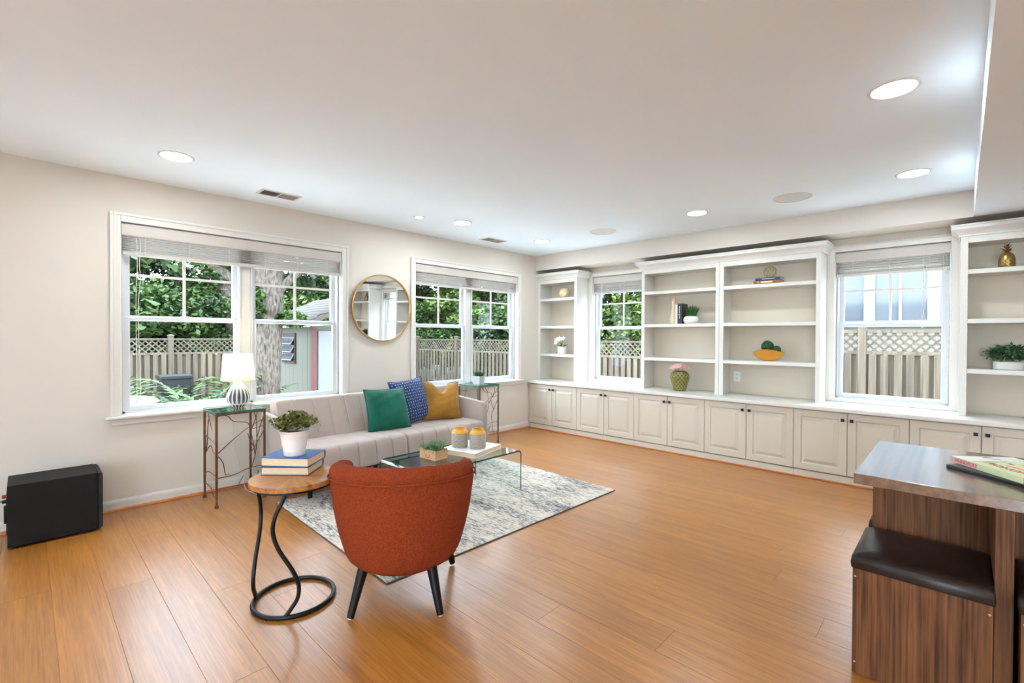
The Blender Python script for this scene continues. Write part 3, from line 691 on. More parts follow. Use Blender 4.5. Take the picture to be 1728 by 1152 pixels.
nz = N.new('ShaderNodeTexNoise'); nz.inputs['Scale'].default_value = 60; mxs = N.new('ShaderNodeMixShader'); mr = N.new('ShaderNodeMapRange'); mr.inputs[3].default_value = .38; mr.inputs[4].default_value = .58
L.new(nz.outputs['Fac'], mr.inputs[0]); L.new(mr.outputs[0], mxs.inputs[0]); L.new(df.outputs[0], mxs.inputs[1]); L.new(tl.outputs[0], mxs.inputs[2]); L.new(mxs.outputs[0], N['Material Output'].inputs[0]); M['shade'] = m
lp = thing('table_lamp', 'lit teardrop ceramic lamp with blue leaf pattern and cream linen shade', 'lamp', (-4.14, 1.172, .7105))
b = MB(); b.lathe([(.035, 0), (.046, .004), (.064, .024), (.078, .05), (.083, .07), (.082, .09), (.074, .118), (.060, .147), (.043, .174), (.028, .195), (.018, .209), (.012, .215)], seg=48); b.build('base', 'lampcer', lp, 50)
b = MB(); b.lathe([(.009, .213), (.009, .275), (.004, .275), (.004, .41)], seg=12); b.build('stem', 'gold', lp, 40)
b = MB(); b.lathe([(.119, .215), (.102, .424), (.1005, .424), (.1175, .215)], seg=48, caps=False); sh_ = b.build('shade', 'shade', lp, 40)
b = MB(); b.tube([(.1185 * math.cos(t), .1185 * math.sin(t), .217) for t in [2 * PI * k / 48 for k in range(48)]], .0018, 6, closed=True); b.tube([(.1015 * math.cos(t), .1015 * math.sin(t), .423) for t in [2 * PI * k / 48 for k in range(48)]], .0018, 6, closed=True); b.build('shade_rim', 'shade', sh_)
b = MB(); b.lathe([(.012, .275), (.03, .30), (.034, .32), (.026, .343), (.006, .353)], seg=16); M['bulb'] = emis('warm_bulb', (255, 232, 196), 6.0); b.build('bulb', 'bulb', lp, 50)
ld = bpy.data.lights.new('lamp_bulb', 'POINT'); ld.energy = 1.3; ld.color = (1, .89, .73); ld.shadow_soft_size = .035
lo = bpy.data.objects.new('lamp_bulb', ld); COL.objects.link(lo); lo.parent = lp; lo.location = (0, 0, .37)
b = MB(); b.tube(spline([(-4.215, 1.175, .7145), (-4.31, 1.17, .714), (-4.36, 1.19, .60), (-4.39, 1.22, .35), (-4.37, 1.27, .12), (-4.30, 1.27, .006), (-4.15, 1.28, .005), (-4.02, 1.36, .005), (-4.06, 1.44, .005), (-4.28, 1.43, .05), (-4.38, 1.41, .30), (-4.405, 1.40, .41)], 6), .0028, 6)
tag(b.build('lamp_cord', 'cord', None, 60), 'thin cream lamp cord drooping behind the bronze side table to the outlet', 'cord')

# ------------------------------------------------------------------ plants helpers
def leaf_cloud(name, m, parent, leaves):
    """leaves: list of (base, direction, length, width) -> one mesh of folded leaves"""
    vs = []; fs = []
    for p, d, l, wd in leaves:
        p = Vector(p); d = Vector(d).normalized(); s_ = d.cross(Vector((random.uniform(-.4, .4), random.uniform(-.4, .4), 1))); s_ = s_.normalized() if s_.length > 1e-4 else Vector((1, 0, 0)); n_ = s_.cross(d)
        o = len(vs); mid = p + d * l * .5
        vs += [tuple(p), tuple(mid + s_ * wd * .5 + n_ * wd * .12), tuple(p + d * l - n_ * l * .08), tuple(mid - s_ * wd * .5 + n_ * wd * .12), tuple(mid - n_ * wd * .02)]
        fs += [(o, o + 1, o + 4), (o + 1, o + 2, o + 4), (o + 2, o + 3, o + 4), (o + 3, o, o + 4)]
    me = bpy.data.meshes.new(name); me.from_pydata(vs, [], fs); me.materials.append(M[m]); me.update()
    return obj(name, me, parent)
def grass_blades(name, m, parent, n, r0, r1, h, z0, wd=.006):
    b = MB()
    for i in range(n):
        a = random.uniform(0, 2 * PI); q_ = math.sqrt(random.random()); bx_, by_ = r0 * q_ * math.cos(a), r0 * q_ * math.sin(a); ex, ey = r1 * q_ * math.cos(a + random.uniform(-.4, .4)), r1 * q_ * math.sin(a + random.uniform(-.4, .4)); hh = h * random.uniform(.65, 1.0) * (1 - .25 * q_)
        t_ = random.uniform(0, PI); dx, dy = wd * math.cos(t_), wd * math.sin(t_)
        P = [Vector((bx_, by_, z0)), Vector((bx_ * .6 + ex * .4, by_ * .6 + ey * .4, z0 + hh * .55)), Vector((ex, ey, z0 + hh))]
        o = len(b.v); s_ = Vector((dx, dy, 0)) * .5
        b.v += [tuple(P[0] - s_), tuple(P[0] + s_), tuple(P[1] + s_ * .8), tuple(P[1] - s_ * .8), tuple(P[2])]; b.f += [(o, o + 1, o + 2, o + 3), (o + 3, o + 2, o + 4)]; b.m += [0, 0]
    me = bpy.data.meshes.new(name); me.from_pydata(b.v, [], b.f); me.materials.append(M[m]); return obj(name, me, parent)
def sprigs(n, r, h, z0, lean=.9, per=10, ll=.022, lw=.014, droop=0):
    L_ = []
    for i in range(n):
        a = random.uniform(0, 2 * PI); q_ = math.sqrt(random.random()); tip = Vector((r * q_ * math.cos(a), r * q_ * math.sin(a), z0 + h * random.uniform(.6, 1) * (1 - .45 * q_ * q_) - droop * q_ * q_)); base = Vector((tip.x * .3, tip.y * .3, z0))
        for k in range(per):
            t_ = .3 + .7 * (k + 1) / per; p = base.lerp(tip, t_); p.z = base.z + (tip.z - base.z) * math.sin(t_ * PI / 2)
            L_.append((p, Vector((random.gauss(0, 1), random.gauss(0, 1), random.gauss(.35, .7))), ll * random.uniform(.6, 1.1), lw * random.uniform(.7, 1.1)))
    return L_

# potted grass on the pewter table
t = thing('potted_grass', 'small grass plant in a square grey zinc pot on the pewter table', 'plant', (-4.175, 3.775, .7105), rad(12))
b = MB(); b.loft([[(sx * q_, sy * q_, z) for sx, sy in ((-1, -1), (1, -1), (1, 1), (-1, 1))] for q_, z in ((.046, 0), (.056, .098), (.052, .098), (.050, .085))]); b.build('pot', 'galv', t, None, .002)
box('soil', 'soil', -.0495, .0495, -.0495, .0495, .074, .0845, t); grass_blades('leaves', 'leafg', t, 170, .045, .085, .10, .084, .007)['kind'] = 'stuff'

# ------------------------------------------------------------------ glass coffee table
t = thing('coffee_table', 'bent clear glass waterfall coffee table on the rug', 'coffee table', (-2.916, 2.368, .0095))
hx, hy, hh, th = .283, .494, .330, .012
prof = []
def arc(cx, cz, r, a0, a1, n=8): return [(cx + r * math.cos(a0 + (a1 - a0) * i / n), cz + r * math.sin(a0 + (a1 - a0) * i / n)) for i in range(n + 1)]
R0 = .035
outer = [(-hy, 0)] + arc(-hy + R0, hh - R0, R0, PI, PI / 2) + arc(hy - R0, hh - R0, R0, PI / 2, 0) + [(hy, 0)]
inner = [(hy - th, 0)] + arc(hy - R0, hh - R0, R0 - th, 0, PI / 2) + arc(-hy + R0, hh - R0, R0 - th, PI / 2, PI) + [(-hy + th, 0)]
n = len(outer); b = MB(); vo = []; 
for x in (-hx, hx):
    for i in range(n): vo.append((x, outer[i][0], outer[i][1])); vo.append((x, inner[n - 1 - i][0], inner[n - 1 - i][1]))
fs = []; mi = []
for i in range(n - 1):
    a = 2 * i; o = 2 * n
    fs += [(a, a + 2, a + 2 + o, a + o), (a + 1, a + 1 + o, a + 3 + o, a + 3), (a, a + 1, a + 3, a + 2), (a + o, a + 2 + o, a + 3 + o, a + 1 + o)]; mi += [0, 0, 1, 1]
fs += [(0, 2 * n, 2 * n + 1, 1), (2 * n - 2, 2 * n - 1, 4 * n - 1, 4 * n - 2)]; mi += [1, 1]
me = bpy.data.meshes.new('glass_sheet'); me.from_pydata(vo, [], fs); me.materials.append(M['ctglass']); me.materials.append(M['tedge']); me.polygons.foreach_set('material_index', mi); fix(me); me.shade_smooth(); me.set_sharp_from_angle(angle=rad(30)); obj('glass_sheet', me, t)
CT = .0095 + hh + .0005
# succulent box
t = thing('succulent_planter', 'small wooden planter box of green succulents on the glass table', 'plant', (-2.945, 2.195, CT), rad(4))
bx0, by0, bh = .092, .062, .072
M_ = 'boxwood'
for n_, q_ in (('side_board', (-bx0, bx0, -by0, -by0 + .008)), ('side_board', (-bx0, bx0, by0 - .008, by0)), ('end_board', (-bx0, -bx0 + .008, -by0 + .008, by0 - .008)), ('end_board', (bx0 - .008, bx0, -by0 + .008, by0 - .008))): box(n_, M_, *q_, 0, bh, t, .0012)
box('bottom_board', M_, -bx0 + .008, bx0 - .008, -by0 + .008, by0 - .008, 0, .006, t); box('soil', 'soil', -bx0 + .0085, bx0 - .0085, -by0 + .0085, by0 - .0085, .0065, .060, t)
b = MB(); b.tube([(0, .004, 0) if False else (-.0 + .022 * math.cos(a), -by0 - .001, .034 + .022 * math.sin(a)) for a in [PI + PI * k / 10 for k in range(11)]], .0015, 5); b.build('wire_handle', 'black', t)
Ls = []
for i in range(900):
    x, y_ = random.uniform(-bx0, bx0) * 1.1, random.uniform(-by0, by0) * 1.15; zz_ = .06 + random.uniform(0, .05) * (1 + .5 * math.sin(x * 25)); Ls.append(((x * .9, y_ * .9, zz_ - .01), (random.gauss(0, .8) + x * 6, random.gauss(0, .8) + y_ * 6, random.gauss(.8, .5)), random.uniform(.022, .044), random.uniform(.004, .007)))
for i in range(110):   # trailing strands over the end
    s_ = random.random(); Ls.append(((-.07 + .0 * s_ + random.gauss(0, .014) + .07, by0 + .006 + .03 * s_ + random.gauss(0, .008), .075 - .06 * s_), (random.gauss(0, 1), random.gauss(.5, 1), random.gauss(-.5, .8)), .016, .006))
leaf_cloud('succulents', 'leafs', t, Ls)['kind'] = 'stuff'
# white boxed books with the jars
t = thing('large_white_book', 'large thick white book lying under the two striped jars', 'book', (-2.905, 2.545, CT), rad(14))
box('cover', 'whitebox', -.17, .17, -.19, .19, .033, .036, t, .001); box('cover', 'whitebox', -.17, .17, -.19, .19, 0, .003, t, .001); box('page_block', 'page', -.165, .165, -.187, .185, .003, .033, t); box('spine', 'whitebox', -.17, .17, .186, .19, .003, .033, t)
def jarmat():
    m, nt, b_ = nmat('striped_jar'); N = nt.nodes; L = nt.links; tc = N.new('ShaderNodeTexCoord'); sp = N.new('ShaderNodeSeparateXYZ'); L.new(tc.outputs['Object'], sp.inputs[0])
    def mm(op, x, y):
        n = N.new('ShaderNodeMath'); n.operation = op
        for i, v in enumerate((x, y)):
            if isinstance(v, (int, float)): n.inputs[i].default_value = v
            else: L.new(v, n.inputs[i])
        return n.outputs[0]
    at = mm('ARCTAN2', sp.outputs[1], sp.outputs[0]); tri = mm('PINGPONG', mm('MULTIPLY', at, 8 / (2 * PI)), .5)
    f = mm('FRACT', mm('MULTIPLY', mm('ADD', sp.outputs[2], mm('MULTIPLY', tri, .012)), 95), 0); s_ = mm('GREATER_THAN', f, .5)
    x = N.new('ShaderNodeMix'); x.data_type = 'RGBA'; L.new(s_, x.inputs[0]); x.inputs[6].default_value = lin((196, 186, 172)); x.inputs[7].default_value = lin((146, 138, 128))
    g = mm('GREATER_THAN', sp.outputs[2], .118); y_ = N.new('ShaderNodeMix'); y_.data_type = 'RGBA'; L.new(g, y_.inputs[0]); L.new(x.outputs[2], y_.inputs[6]); y_.inputs[7].default_value = lin((232, 168, 44)); L.new(y_.outputs[2], b_.inputs['Base Color']); b_.inputs['Roughness'].default_value = .35
    return m
M['jar'] = jarmat()
for i, (x, y_, lab) in enumerate(((-2.965, 2.475, 'striped grey ceramic jar with yellow shoulder, nearer the sofa'), (-2.835, 2.555, 'striped grey ceramic jar with yellow shoulder, nearer the bookcases'))):
    r = thing('ceramic_jar', lab, 'jar', (x, y_, CT + .0365), rad(40 * i), 'pair of striped jars')
    b = MB(); b.lathe([(.060, 0), (.066, .003), (.068, .02), (.068, .112), (.064, .128), (.052, .140), (.046, .143), (.045, .155), (.041, .155), (.040, .142), (.052, .12), (.06, .1), (.06, .01)], seg=40); b.build('body', 'jar', r, 50)

# ------------------------------------------------------------------ orange armchair (local: faces +y)
ch = thing('accent_chair', 'orange upholstered barrel-back chair seen from behind, black tapered legs', 'chair', (-2.016, 1.318, 0), rad(47.8))
nphi = 88; PHI = rad(106)
rings = []; pip = []
for i in range(nphi + 1):
    ph = -PHI + 2 * PHI * i / nphi; u = abs(ph) / PHI
    zt = .682 - .045 * u ** 2; a_t, b_t = .352, .330; a_b, b_b = .235, .238
    cr_ = abs(math.sin(i / nphi * PI * 9)); pinch = .005 * (1 - min(1, cr_ * 3.2)) * (1 if .04 < i / nphi < .96 else 0)
    sx, cy_ = math.sin(ph), -math.cos(ph)
    def pt(k, z, off=0):
        a = a_b + (a_t - a_b) * k; bb_ = b_b + (b_t - b_b) * k; 
        return (sx * (a + off), cy_ * (bb_ + off) + (.02 if cy_ > 0 else 0), z)
    ring = []
    for q_ in (.0, .008, .02, .04, .07, .11, .16, .25, .4, .55, .7, .85, .97):
        z = .168 + (zt - .052 - .168) * q_; k = .10 + .90 * (q_ ** .75); bulge = -.06 * (1 - min(1, q_ / .16)) ** 2.4
        ring.append(pt(k, z, bulge + .012 * math.sin(q_ * PI)))
    pip.append(pt(1, zt - .050, .006))
    rr = .046 * (1 - .38 * u ** 4) - pinch
    for s_ in range(0, 11):
        a = -.35 + (PI + .7) * s_ / 10; ring.append(pt(1, zt - .030 + rr * math.sin(a), -.040 + rr * math.cos(a)))
    for q_, off in ((.75, -.095), (.5, -.09), (.25, -.08), (.0, -.07)):
        ring.append(pt(.35 + .65 * q_, .32 + (zt - .08 - .32) * q_, off))
    ring.append(pt(.2, .168, -.10))
    rings.append(ring)
b = MB(); b.loft(rings); b.build('backrest', 'orange', ch, 60)
b = MB(); b.tube(pip, .0045, 6); b.build('piping', 'orange', ch, 60)
seat_r = []
for q_, z in ((.55, .176), (.66, .178), (.78, .19), (.92, .23), (1, .36), (.985, .395), (.94, .415), (.7, .43), (.3, .435)):
    ring = []
    for k in range(48):
        a = 2 * PI * k / 48; c_, s_ = math.cos(a), math.sin(a); e_ = .62
        x = .262 * math.copysign(abs(c_) ** e_, c_) * q_; y_ = .26 * math.copysign(abs(s_) ** e_, s_) * q_ + .035; x *= 1 - .12 * max(0, -y_) / .26
        if y_ < -.1: x *= .9
        y_ = max(y_, -.19); ring.append((x, y_, z))
    seat_r.append(ring)
b = MB(); b.loft(seat_r); b.build('seat', 'orange', ch, 60)
for (fx, fy), (tx, ty) in (((.203, -.224), (.150, -.165)), ((-.203, -.224), (-.150, -.165)), ((.231, .247), (.185, .205)), ((-.231, .247), (-.185, .205))):
    z0 = .0105 if fy > 0 else 0
    lg = MB(); lg.tube([(fx, fy, z0 + .002), (fx + (tx - fx) * .05, fy + (ty - fy) * .05, .012 + z0), (tx, ty, .235)], [.0155, .0165, .026], 14); l_ = lg.build('leg', 'blackwood', ch, 50)
    g = MB(); g.lathe([(.012, 0), (.012, .004)], (fx, fy, z0 - .0005), 12); g.build('glide', 'whitepot', l_)

# ------------------------------------------------------------------ round drink table with S-curved legs
ct_c = Vector((-2.332, .905, 0))
t = thing('drink_table', 'small round wood-topped table with black S-curved metal legs and ring base', 'side table', tuple(ct_c))
# top of wedge planks inside a rim
npl = 12; rT = .196
for k in range(npl):
    a0, a1 = 2 * PI * k / npl + .02, 2 * PI * (k + 1) / npl - .004 + .02; b = MB()
    poly = [(.0012 * math.cos((a0 + a1) / 2), .0012 * math.sin((a0 + a1) / 2))] + [(rT * math.cos(a0 + (a1 - a0) * j / 5), rT * math.sin(a0 + (a1 - a0) * j / 5)) for j in range(6)]
    am = (a0 + a1) / 2; ca, sa = math.cos(-am + PI / 2), math.sin(-am + PI / 2); pr = [(x * ca - y_ * sa, x * sa + y_ * ca) for x, y_ in poly]
    b.loft([[(x, y_, z) for x, y_ in pr] for z in (.576, .600)]); b.build('wedge_plank', 'acacia', t, None, .0008, rot=(0, 0, am - PI / 2))
b = MB(); b.lathe([(.186, .565), (.186, .5755), (.160, .5755), (.160, .565), (.186, .565)], seg=48, caps=False); b.build('top_ring', 'black', t, 40)
b = MB(); b.tube([(.180 * math.cos(a), .180 * math.sin(a), .0115) for a in [2 * PI * k / 60 for k in range(60)]], .0105, 10, closed=True); b.build('base_ring', 'black', t, 60)
for ang, (ddx, ddy) in ((-130.0, (0, 0)), (-34.0, (0, 0))):
    a = rad(ang); rx, ry = math.cos(a), math.sin(a); tx, ty = -ry, rx
    pts = []
    for z, off, ro in ((.566, .0, .165), (.53, -.012, .172), (.47, -.040, .175), (.40, -.050, .175), (.32, -.028, .172), (.22, .028, .168), (.15, .055, .166), (.09, .052, .168), (.04, .022, .172), (.012, .0, .176)):
        pts.append((rx * ro + tx * off, ry * ro + ty * off, z))
    b = MB(); b.tube(spline(pts, 6), .0095, 8); b.build('leg', 'black', t, 60)
for ang in (100, 200, -60): b = MB(); b.lathe([(.008, 0), (.008, .004)], (.18 * math.cos(rad(ang)), .18 * math.sin(rad(ang)), 0), 10); b.build('foot_pad', 'black', t)
def book(name, label, loc, rz, lx, ly, hz, cov, group=None, spine='-x'):
    r = thing(name, label, 'book', loc, rz, group)
    c = .0028; box('cover', cov, -lx / 2, lx / 2, -ly / 2, ly / 2, 0, c, r, .0006); box('cover', cov, -lx / 2, lx / 2, -ly / 2, ly / 2, hz - c, hz, r, .0006)
    box('page_block', 'page', -lx / 2 + .004, lx / 2 - .005, -ly / 2 + .004, ly / 2 - .004, c, hz - c, r)
    b = MB(); pts = [(.0, 0), (-.004, hz * .25), (-.005, hz * .5), (-.004, hz * .75), (0, hz), (.003, hz), (.003, 0)]
    b.loft([[(-lx / 2 + px, yy, pz) for px, pz in pts] for yy in (-ly / 2, ly / 2)]); b.build('spine', cov, r)
    return r
# books: front edge runs towards (+x,+y)
BK = math.atan2(.157, .173)
book('hardback_book', 'navy hardback lying directly on the round drink table', (-2.432, .938, .6005), BK - PI / 2 + .03, .185, .232, .040, 'navybook')
book('hardback_book', 'blue hardback on top of the navy one, under the white pot', (-2.436, .944, .641), BK - PI / 2 - .03, .187, .238, .042, 'bluebook')
t = thing('potted_boxwood', 'small olive-green leafy plant in a ribbed white metal pot on the books', 'plant', (-2.415, .938, .6835))
b = MB(); b.lathe([(.048, 0), (.050, .003), (.052, .02), (.0535, .024), (.0525, .028), (.0595, .074), (.061, .077), (.0605, .081), (.0625, .09), (.064, .093), (.0635, .097), (.067, .118), (.0705, .121), (.070, .124), (.066, .122), (.062, .10), (.058, .05)], seg=44); b.build('pot', 'whitepot', t, 50)
b = MB(); b.lathe([(.0615, .100), (.0615, .106), (.001, .110)], seg=24); b.build('soil', 'soil', t, 40)
leaf_cloud('foliage', 'leafo', t, sprigs(120, .118, .115, .105, per=9, ll=.024, lw=.016))['kind'] = 'stuff'

# ------------------------------------------------------------------ subwoofer by the left wall
t = thing('subwoofer', 'black box subwoofer speaker standing on the floor by the left wall', 'speaker', (-4.2, .13, 0))
box('cabinet', 'spk', -.155, .148, -.207, .196, .016, .383, t, .003); 
b = MB(); b.loft([[(x_, yy, z_) for x_, z_ in ((-.155 + i_, .02 + i_), (.148 - i_, .02 + i_), (.148 - i_, .379 - i_), (-.155 + i_, .379 - i_))] for yy, i_ in ((.199, 0), (.212, 0), (.221, .008))]); b.build('grille', 'spkf', t)
for fx in (-.12, .115):
    for fy in (-.17, .16): b = MB(); b.lathe([(.018, 0), (.02, .0165)], (fx, fy, 0), 14); b.build('foot', 'black', t)
box('rear_plate', 'black', -.10, .10, -.212, -.207, .08, .32, t)
for k, (mm_, z) in enumerate((('red', .318), ('black', .288))):
    b = MB(); b.loft([[(.115 + .011 * math.cos(a), yy, z + .011 * math.sin(a)) for a in [2 * PI * q_ / 12 for q_ in range(12)]] for yy in (-.206, -.228)]); b.build('terminal', mm_, t, 40)
box('amp_switch_box', 'black', .09, .135, -.221, -.207, .16, .26, t, .002)
b = MB(); b.tube(spline([(-4.085, -.095, .288), (-4.09, -.18, .30), (-4.12, -.35, .22), (-4.2, -.55, .006), (-4.3, -.9, .005)], 6), .003, 6)
tag(b.build('speaker_cable', 'black', None, 60), 'thin black cable leaving the back of the subwoofer', 'cable')

# ------------------------------------------------------------------ dining table with nesting stools
TX, TY = .112, 2.655
t = thing('dining_table', 'square dark oak dining table with cross-shaped panel base', 'table', (TX, TY, 0), 0)
box('tabletop', 'oakx', -.410, .410, -.408, .40, .712, .752, t, .0015)
box('base_panel', 'oak', -.385, -.0255, -.070, -.030, 0, .7115, t, .001); box('base_panel', 'oak', .0255, .385, -.070, -.030, 0, .7115, t, .001)
box('cross_panel', 'oak', -.0225, .0225, -.405, .39, 0, .7115, t, .001)
st0 = None
for (x, y_, lab) in ((-.1025, 2.378, 'dark oak storage stool with brown leather cushion, nearest on the left of the table leg'), (.335, 2.378, 'dark oak storage stool cut off by the photo edge, beyond the table leg'), (-.1025, 2.86, 'dark oak storage stool tucked behind the table panel, only its cushion corner showing')):
    if st0 is None:
        st0 = r = thing('storage_stool', lab, 'stool', (x, y_, 0), 0, 'nesting storage stools')
        for nn, q_ in (('panel', (-.188, .188, -.185, -.169)), ('panel', (-.188, .188, .169, .185)), ('panel', (-.188, -.172, -.169, .169)), ('panel', (.172, .188, -.169, .169))): box(nn, 'oak', *q_, .002, .402, r, .0008)
        box('bottom_board', 'oak', -.172, .172, -.169, .169, .004, .018, r)
        prof = [(0, .403), (.006, .405), (.008, .425), (.004, .448), (-.012, .459), (-.05, .4635), (-.18, .465)]
        b = MB(); b.loft([[(sx * (.187 + o), sy * (.185 + o), z) for sx, sy in cn] for o, z in prof for cn in [[(-1, -.97), (-.97, -1), (.97, -1), (1, -.97), (1, .97), (.97, 1), (-.97, 1), (-1, .97)]]]); b.build('cushion', 'leather', r, 50)
        for px in (-.180, .180):
            for pz in (.372, .045): b = MB(); b.loft([[(px + .0035 * math.cos(a), yy, pz + .0035 * math.sin(a)) for a in [2 * PI * k / 10 for k in range(10)]] for yy in (-.1848, -.1862)]); b.build('screw_cap', 'boxwood', r)
    else: dup(st0, (x, y_, 0), 0, lab)
# board game: dark folded board under a pale green lid
t = thing('folded_game_board', 'dark folded game board lying under the board game box', 'game board', (.16, 2.62, .7525), rad(-38))
box('board', 'black', -.15, .15, -.13, .13, 0, .007, t, .001); box('board_leaf', 'slot', -.15, .15, -.13, .13, .0075, .0145, t, .001)
M['boxgreen'] = mat('pale_green_print', (206, 214, 170), .35, var=.04, scale=8); M['boxpink'] = mat('pink_print', (214, 170, 160), .4, var=.1, scale=40); M['boxred'] = mat('red_print', (190, 60, 64), .4, var=.05, scale=20); M['boxor'] = mat('orange_print', (226, 138, 96), .4, var=.05, scale=20)
M['boxwhite'] = mat('pale_print', (226, 226, 220), .35, var=.03, scale=20); M['boxdk'] = mat('dark_print', (74, 84, 88), .4, var=.1, scale=20); M['boxgr'] = mat('green_print', (52, 128, 62), .4, var=.05, scale=20); M['boxbl'] = mat('blue_print', (62, 76, 122), .4, var=.05, scale=20)
BG = math.atan2(-.256, .203)
t = thing('board_game_box', 'pale green board game box with red lettering on the dining table', 'board game', (.1685, 2.620, .7675), BG)
# local x along the visible long edge, local y towards upper right
bw, bd = .165, .118
box('lid', 'boxgreen', -bw, bw, -bd, bd, 0, .024, t, .0008)
pr = [('boxwhite', -bw + .002, -.085, -bd + .002, bd - .002), ('boxdk', -.080, -.077, -.10, .02), ('boxor', -.04, .01, .030, .075), ('boxor', -.02, .05, -.035, -.020), ('boxdk', -.15, -.135, -.01, .02), ('boxdk', -.12, -.11, .0, .03), ('boxdk', .11, .125, .05, .07), ('boxpink', -.10, .15, .085, .108), ('boxdk', -.06, -.045, -.06, -.045), ('boxbl', -.055, -.035, .0, .012), ('boxdk', .06, .10, -.02, -.012), ('boxdk', .03, .07, .0, .008)]
for m_, x0, x1, y0, y1 in pr: box('printed_patch', m_, x0, x1, y0, y1, .0239, .0244, t)
box('printed_band', 'boxpink', -bw, -.045, -bd - .0006, -bd + .001, .001, .023, t); box('printed_band', 'boxgr', bw - .022, bw - .001, -bd - .0006, -bd + .001, .001, .023, t); box('printed_band', 'boxbl', bw - .001, bw + .0006, -bd, -bd + .02, .001, .023, t)
def text(name, s, size, m, parent, loc, rot):
    cu = bpy.data.curves.new(name, 'FONT'); cu.body = s; cu.size = size; cu.extrude = .0003; cu.align_x = 'CENTER'; cu.align_y = 'CENTER'; cu.materials.append(M[m]); o = bpy.data.objects.new(name, cu); COL.objects.link(o); bpy.context.view_layer.update()
    me = bpy.data.meshes.new_from_object(o.evaluated_get(bpy.context.evaluated_depsgraph_get())); bpy.data.objects.remove(o); return obj(name, me, parent, loc=loc, rot=rot)
text('lettering', 'MONOPOLY', .042, 'boxred', t, (.055, -.068, .0245), (0, 0, 0)); text('lettering', 'MONOPOLY', .018, 'boxred', t, (-.09, -bd - .0008, .012), (PI / 2, 0, 0))

# ------------------------------------------------------------------ things on the bookcases
# faceted wooden ball, corner bookcase
t = thing('faceted_ornament', 'pale wooden faceted ball ornament on the top shelf of the corner bookcase', 'ornament', (-4.03, 5.255, SH_Z[0] + .0005), .4)
bm = bmesh.new(); bmesh.ops.create_icosphere(bm, subdivisions=1, radius=.09)
me = bpy.data.meshes.new('facets'); 
ico = [v.co.copy() for v in bm.verts]; bm.free(); bm = bmesh.new(); base_ico = bmesh.ops.create_icosphere(bm, subdivisions=1, radius=.088)
bmesh.ops.bevel(bm, geom=list(bm.verts), offset=.036, affect='VERTICES', segments=1, profile=.5); bmesh.ops.translate(bm, verts=bm.verts, vec=(0, 0, -min(v.co.z for v in bm.verts)))
bm.to_mesh(me); bm.free(); me.materials.append(M['cone']); obj('facets', me, t)
# white flowers in white pot
def flower(b, c, d, r, n, cup=.35):
    d = Vector(d).normalized(); s_ = d.cross(Vector((.3, .2, 1))).normalized(); u_ = s_.cross(d)
    for k in range(n):
        a = 2 * PI * k / n + random.uniform(-.15, .15); e_ = (s_ * math.cos(a) + u_ * math.sin(a)); p_ = d.cross(e_)
        o = len(b.v); c_ = Vector(c); q1 = c_ + e_ * r * .55 + d * r * cup * .4; q2 = c_ + e_ * r + d * r * cup
        b.v += [tuple(c_), tuple(q1 + p_ * r * .32), tuple(q2 + p_ * r * .2), tuple(q2 + e_ * r * .08), tuple(q2 - p_ * r * .2), tuple(q1 - p_ * r * .32)]; b.f += [(o, o + 1, o + 2, o + 3), (o, o + 3, o + 4, o + 5)]; b.m += [0, 0]
t = thing('white_orchid', 'small white flowers in a white ceramic pot on the corner bookcase', 'plant', (-4.075, 5.27, SH_Z[2] + .0005))
b = MB(); b.lathe([(.052, 0), (.062, .006), (.064, .012), (.064, .10), (.060, .102), (.058, .09)], seg=32); b.build('pot', 'whitecer', t, 40); b = MB(); b.lathe([(.0585, .082), (.0585, .088), (.001, .09)], seg=20); b.build('soil', 'soil', t)
leaf_cloud('leaves', 'leafi', t, [((0, 0, .09), (math.cos(a), math.sin(a), .55), .10, .028) for a in (.3, 1.4, 2.6, 3.9, 5.2)])
for i, (fx, fy, fz) in enumerate(((-.09, -.02, .155), (-.075, -.03, .20), (-.045, -.01, .215), (-.10, .01, .185), (-.02, -.03, .20), (.03, -.01, .215), (-.06, .03, .175))):
    b = MB(); flower(b, (fx, fy, fz), (fx, -.8, .4), .036, 5); fo = b.build('flower', 'petalw', t)
    b = MB(); b.tube(spline([(0, 0, .09), (fx * .3, fy * .3, .15), (fx, fy, fz)], 4), .0016, 5); b.build('stem', 'leafg', fo)
# twisted glass-neck bottle vase, books, grass pot on the left bay
t = thing('bottle_vase', 'slim pale ceramic bottle vase leaning beside the white book', 'vase', (-2.447, 5.30, SH_Z[1] + .0005))
b = MB(); b.lathe([(.034, 0), (.044, .004), (.047, .03), (.045, .06), (.036, .10), (.026, .15), (.021, .2), (.019, .25), (.020, .285), (.0235, .305), (.020, .305), (.016, .28)], seg=32); b.build('body', 'petalw' if False else 'cone', t, 50)
def upright(label, loc, wx, d, h, cov, txt=None):
    r = thing('upright_book', label, 'book', loc, 0, 'upright books in the left bay')
    box('cover', cov, -wx / 2, -wx / 2 + .0025, -d / 2, d / 2, 0, h, r, .0006); box('cover', cov, wx / 2 - .0025, wx / 2, -d / 2, d / 2, 0, h, r, .0006); box('spine', cov, -wx / 2, wx / 2, -d / 2 - .003, -d / 2, 0, h, r, .001); box('page_block', 'page', -wx / 2 + .0025, wx / 2 - .0025, -d / 2, d / 2 - .004, .003, h - .003, r)
    return r
upright('thin cream book standing between bottle vase and black book', (-2.381, 5.31, SH_Z[1] + .0005), .028, .15, .225, 'whitecer')
M['blackbook'] = mat('black_book_cover', (40, 32, 32), .45, var=.1, scale=20)
r = upright('black book with pale spine lettering standing behind the grass pot', (-2.338, 5.30, SH_Z[1] + .0005), .055, .15, .232, 'blackbook')
M['palemark'] = mat('pale_foil', (206, 200, 196), .4, var=.1, scale=30)
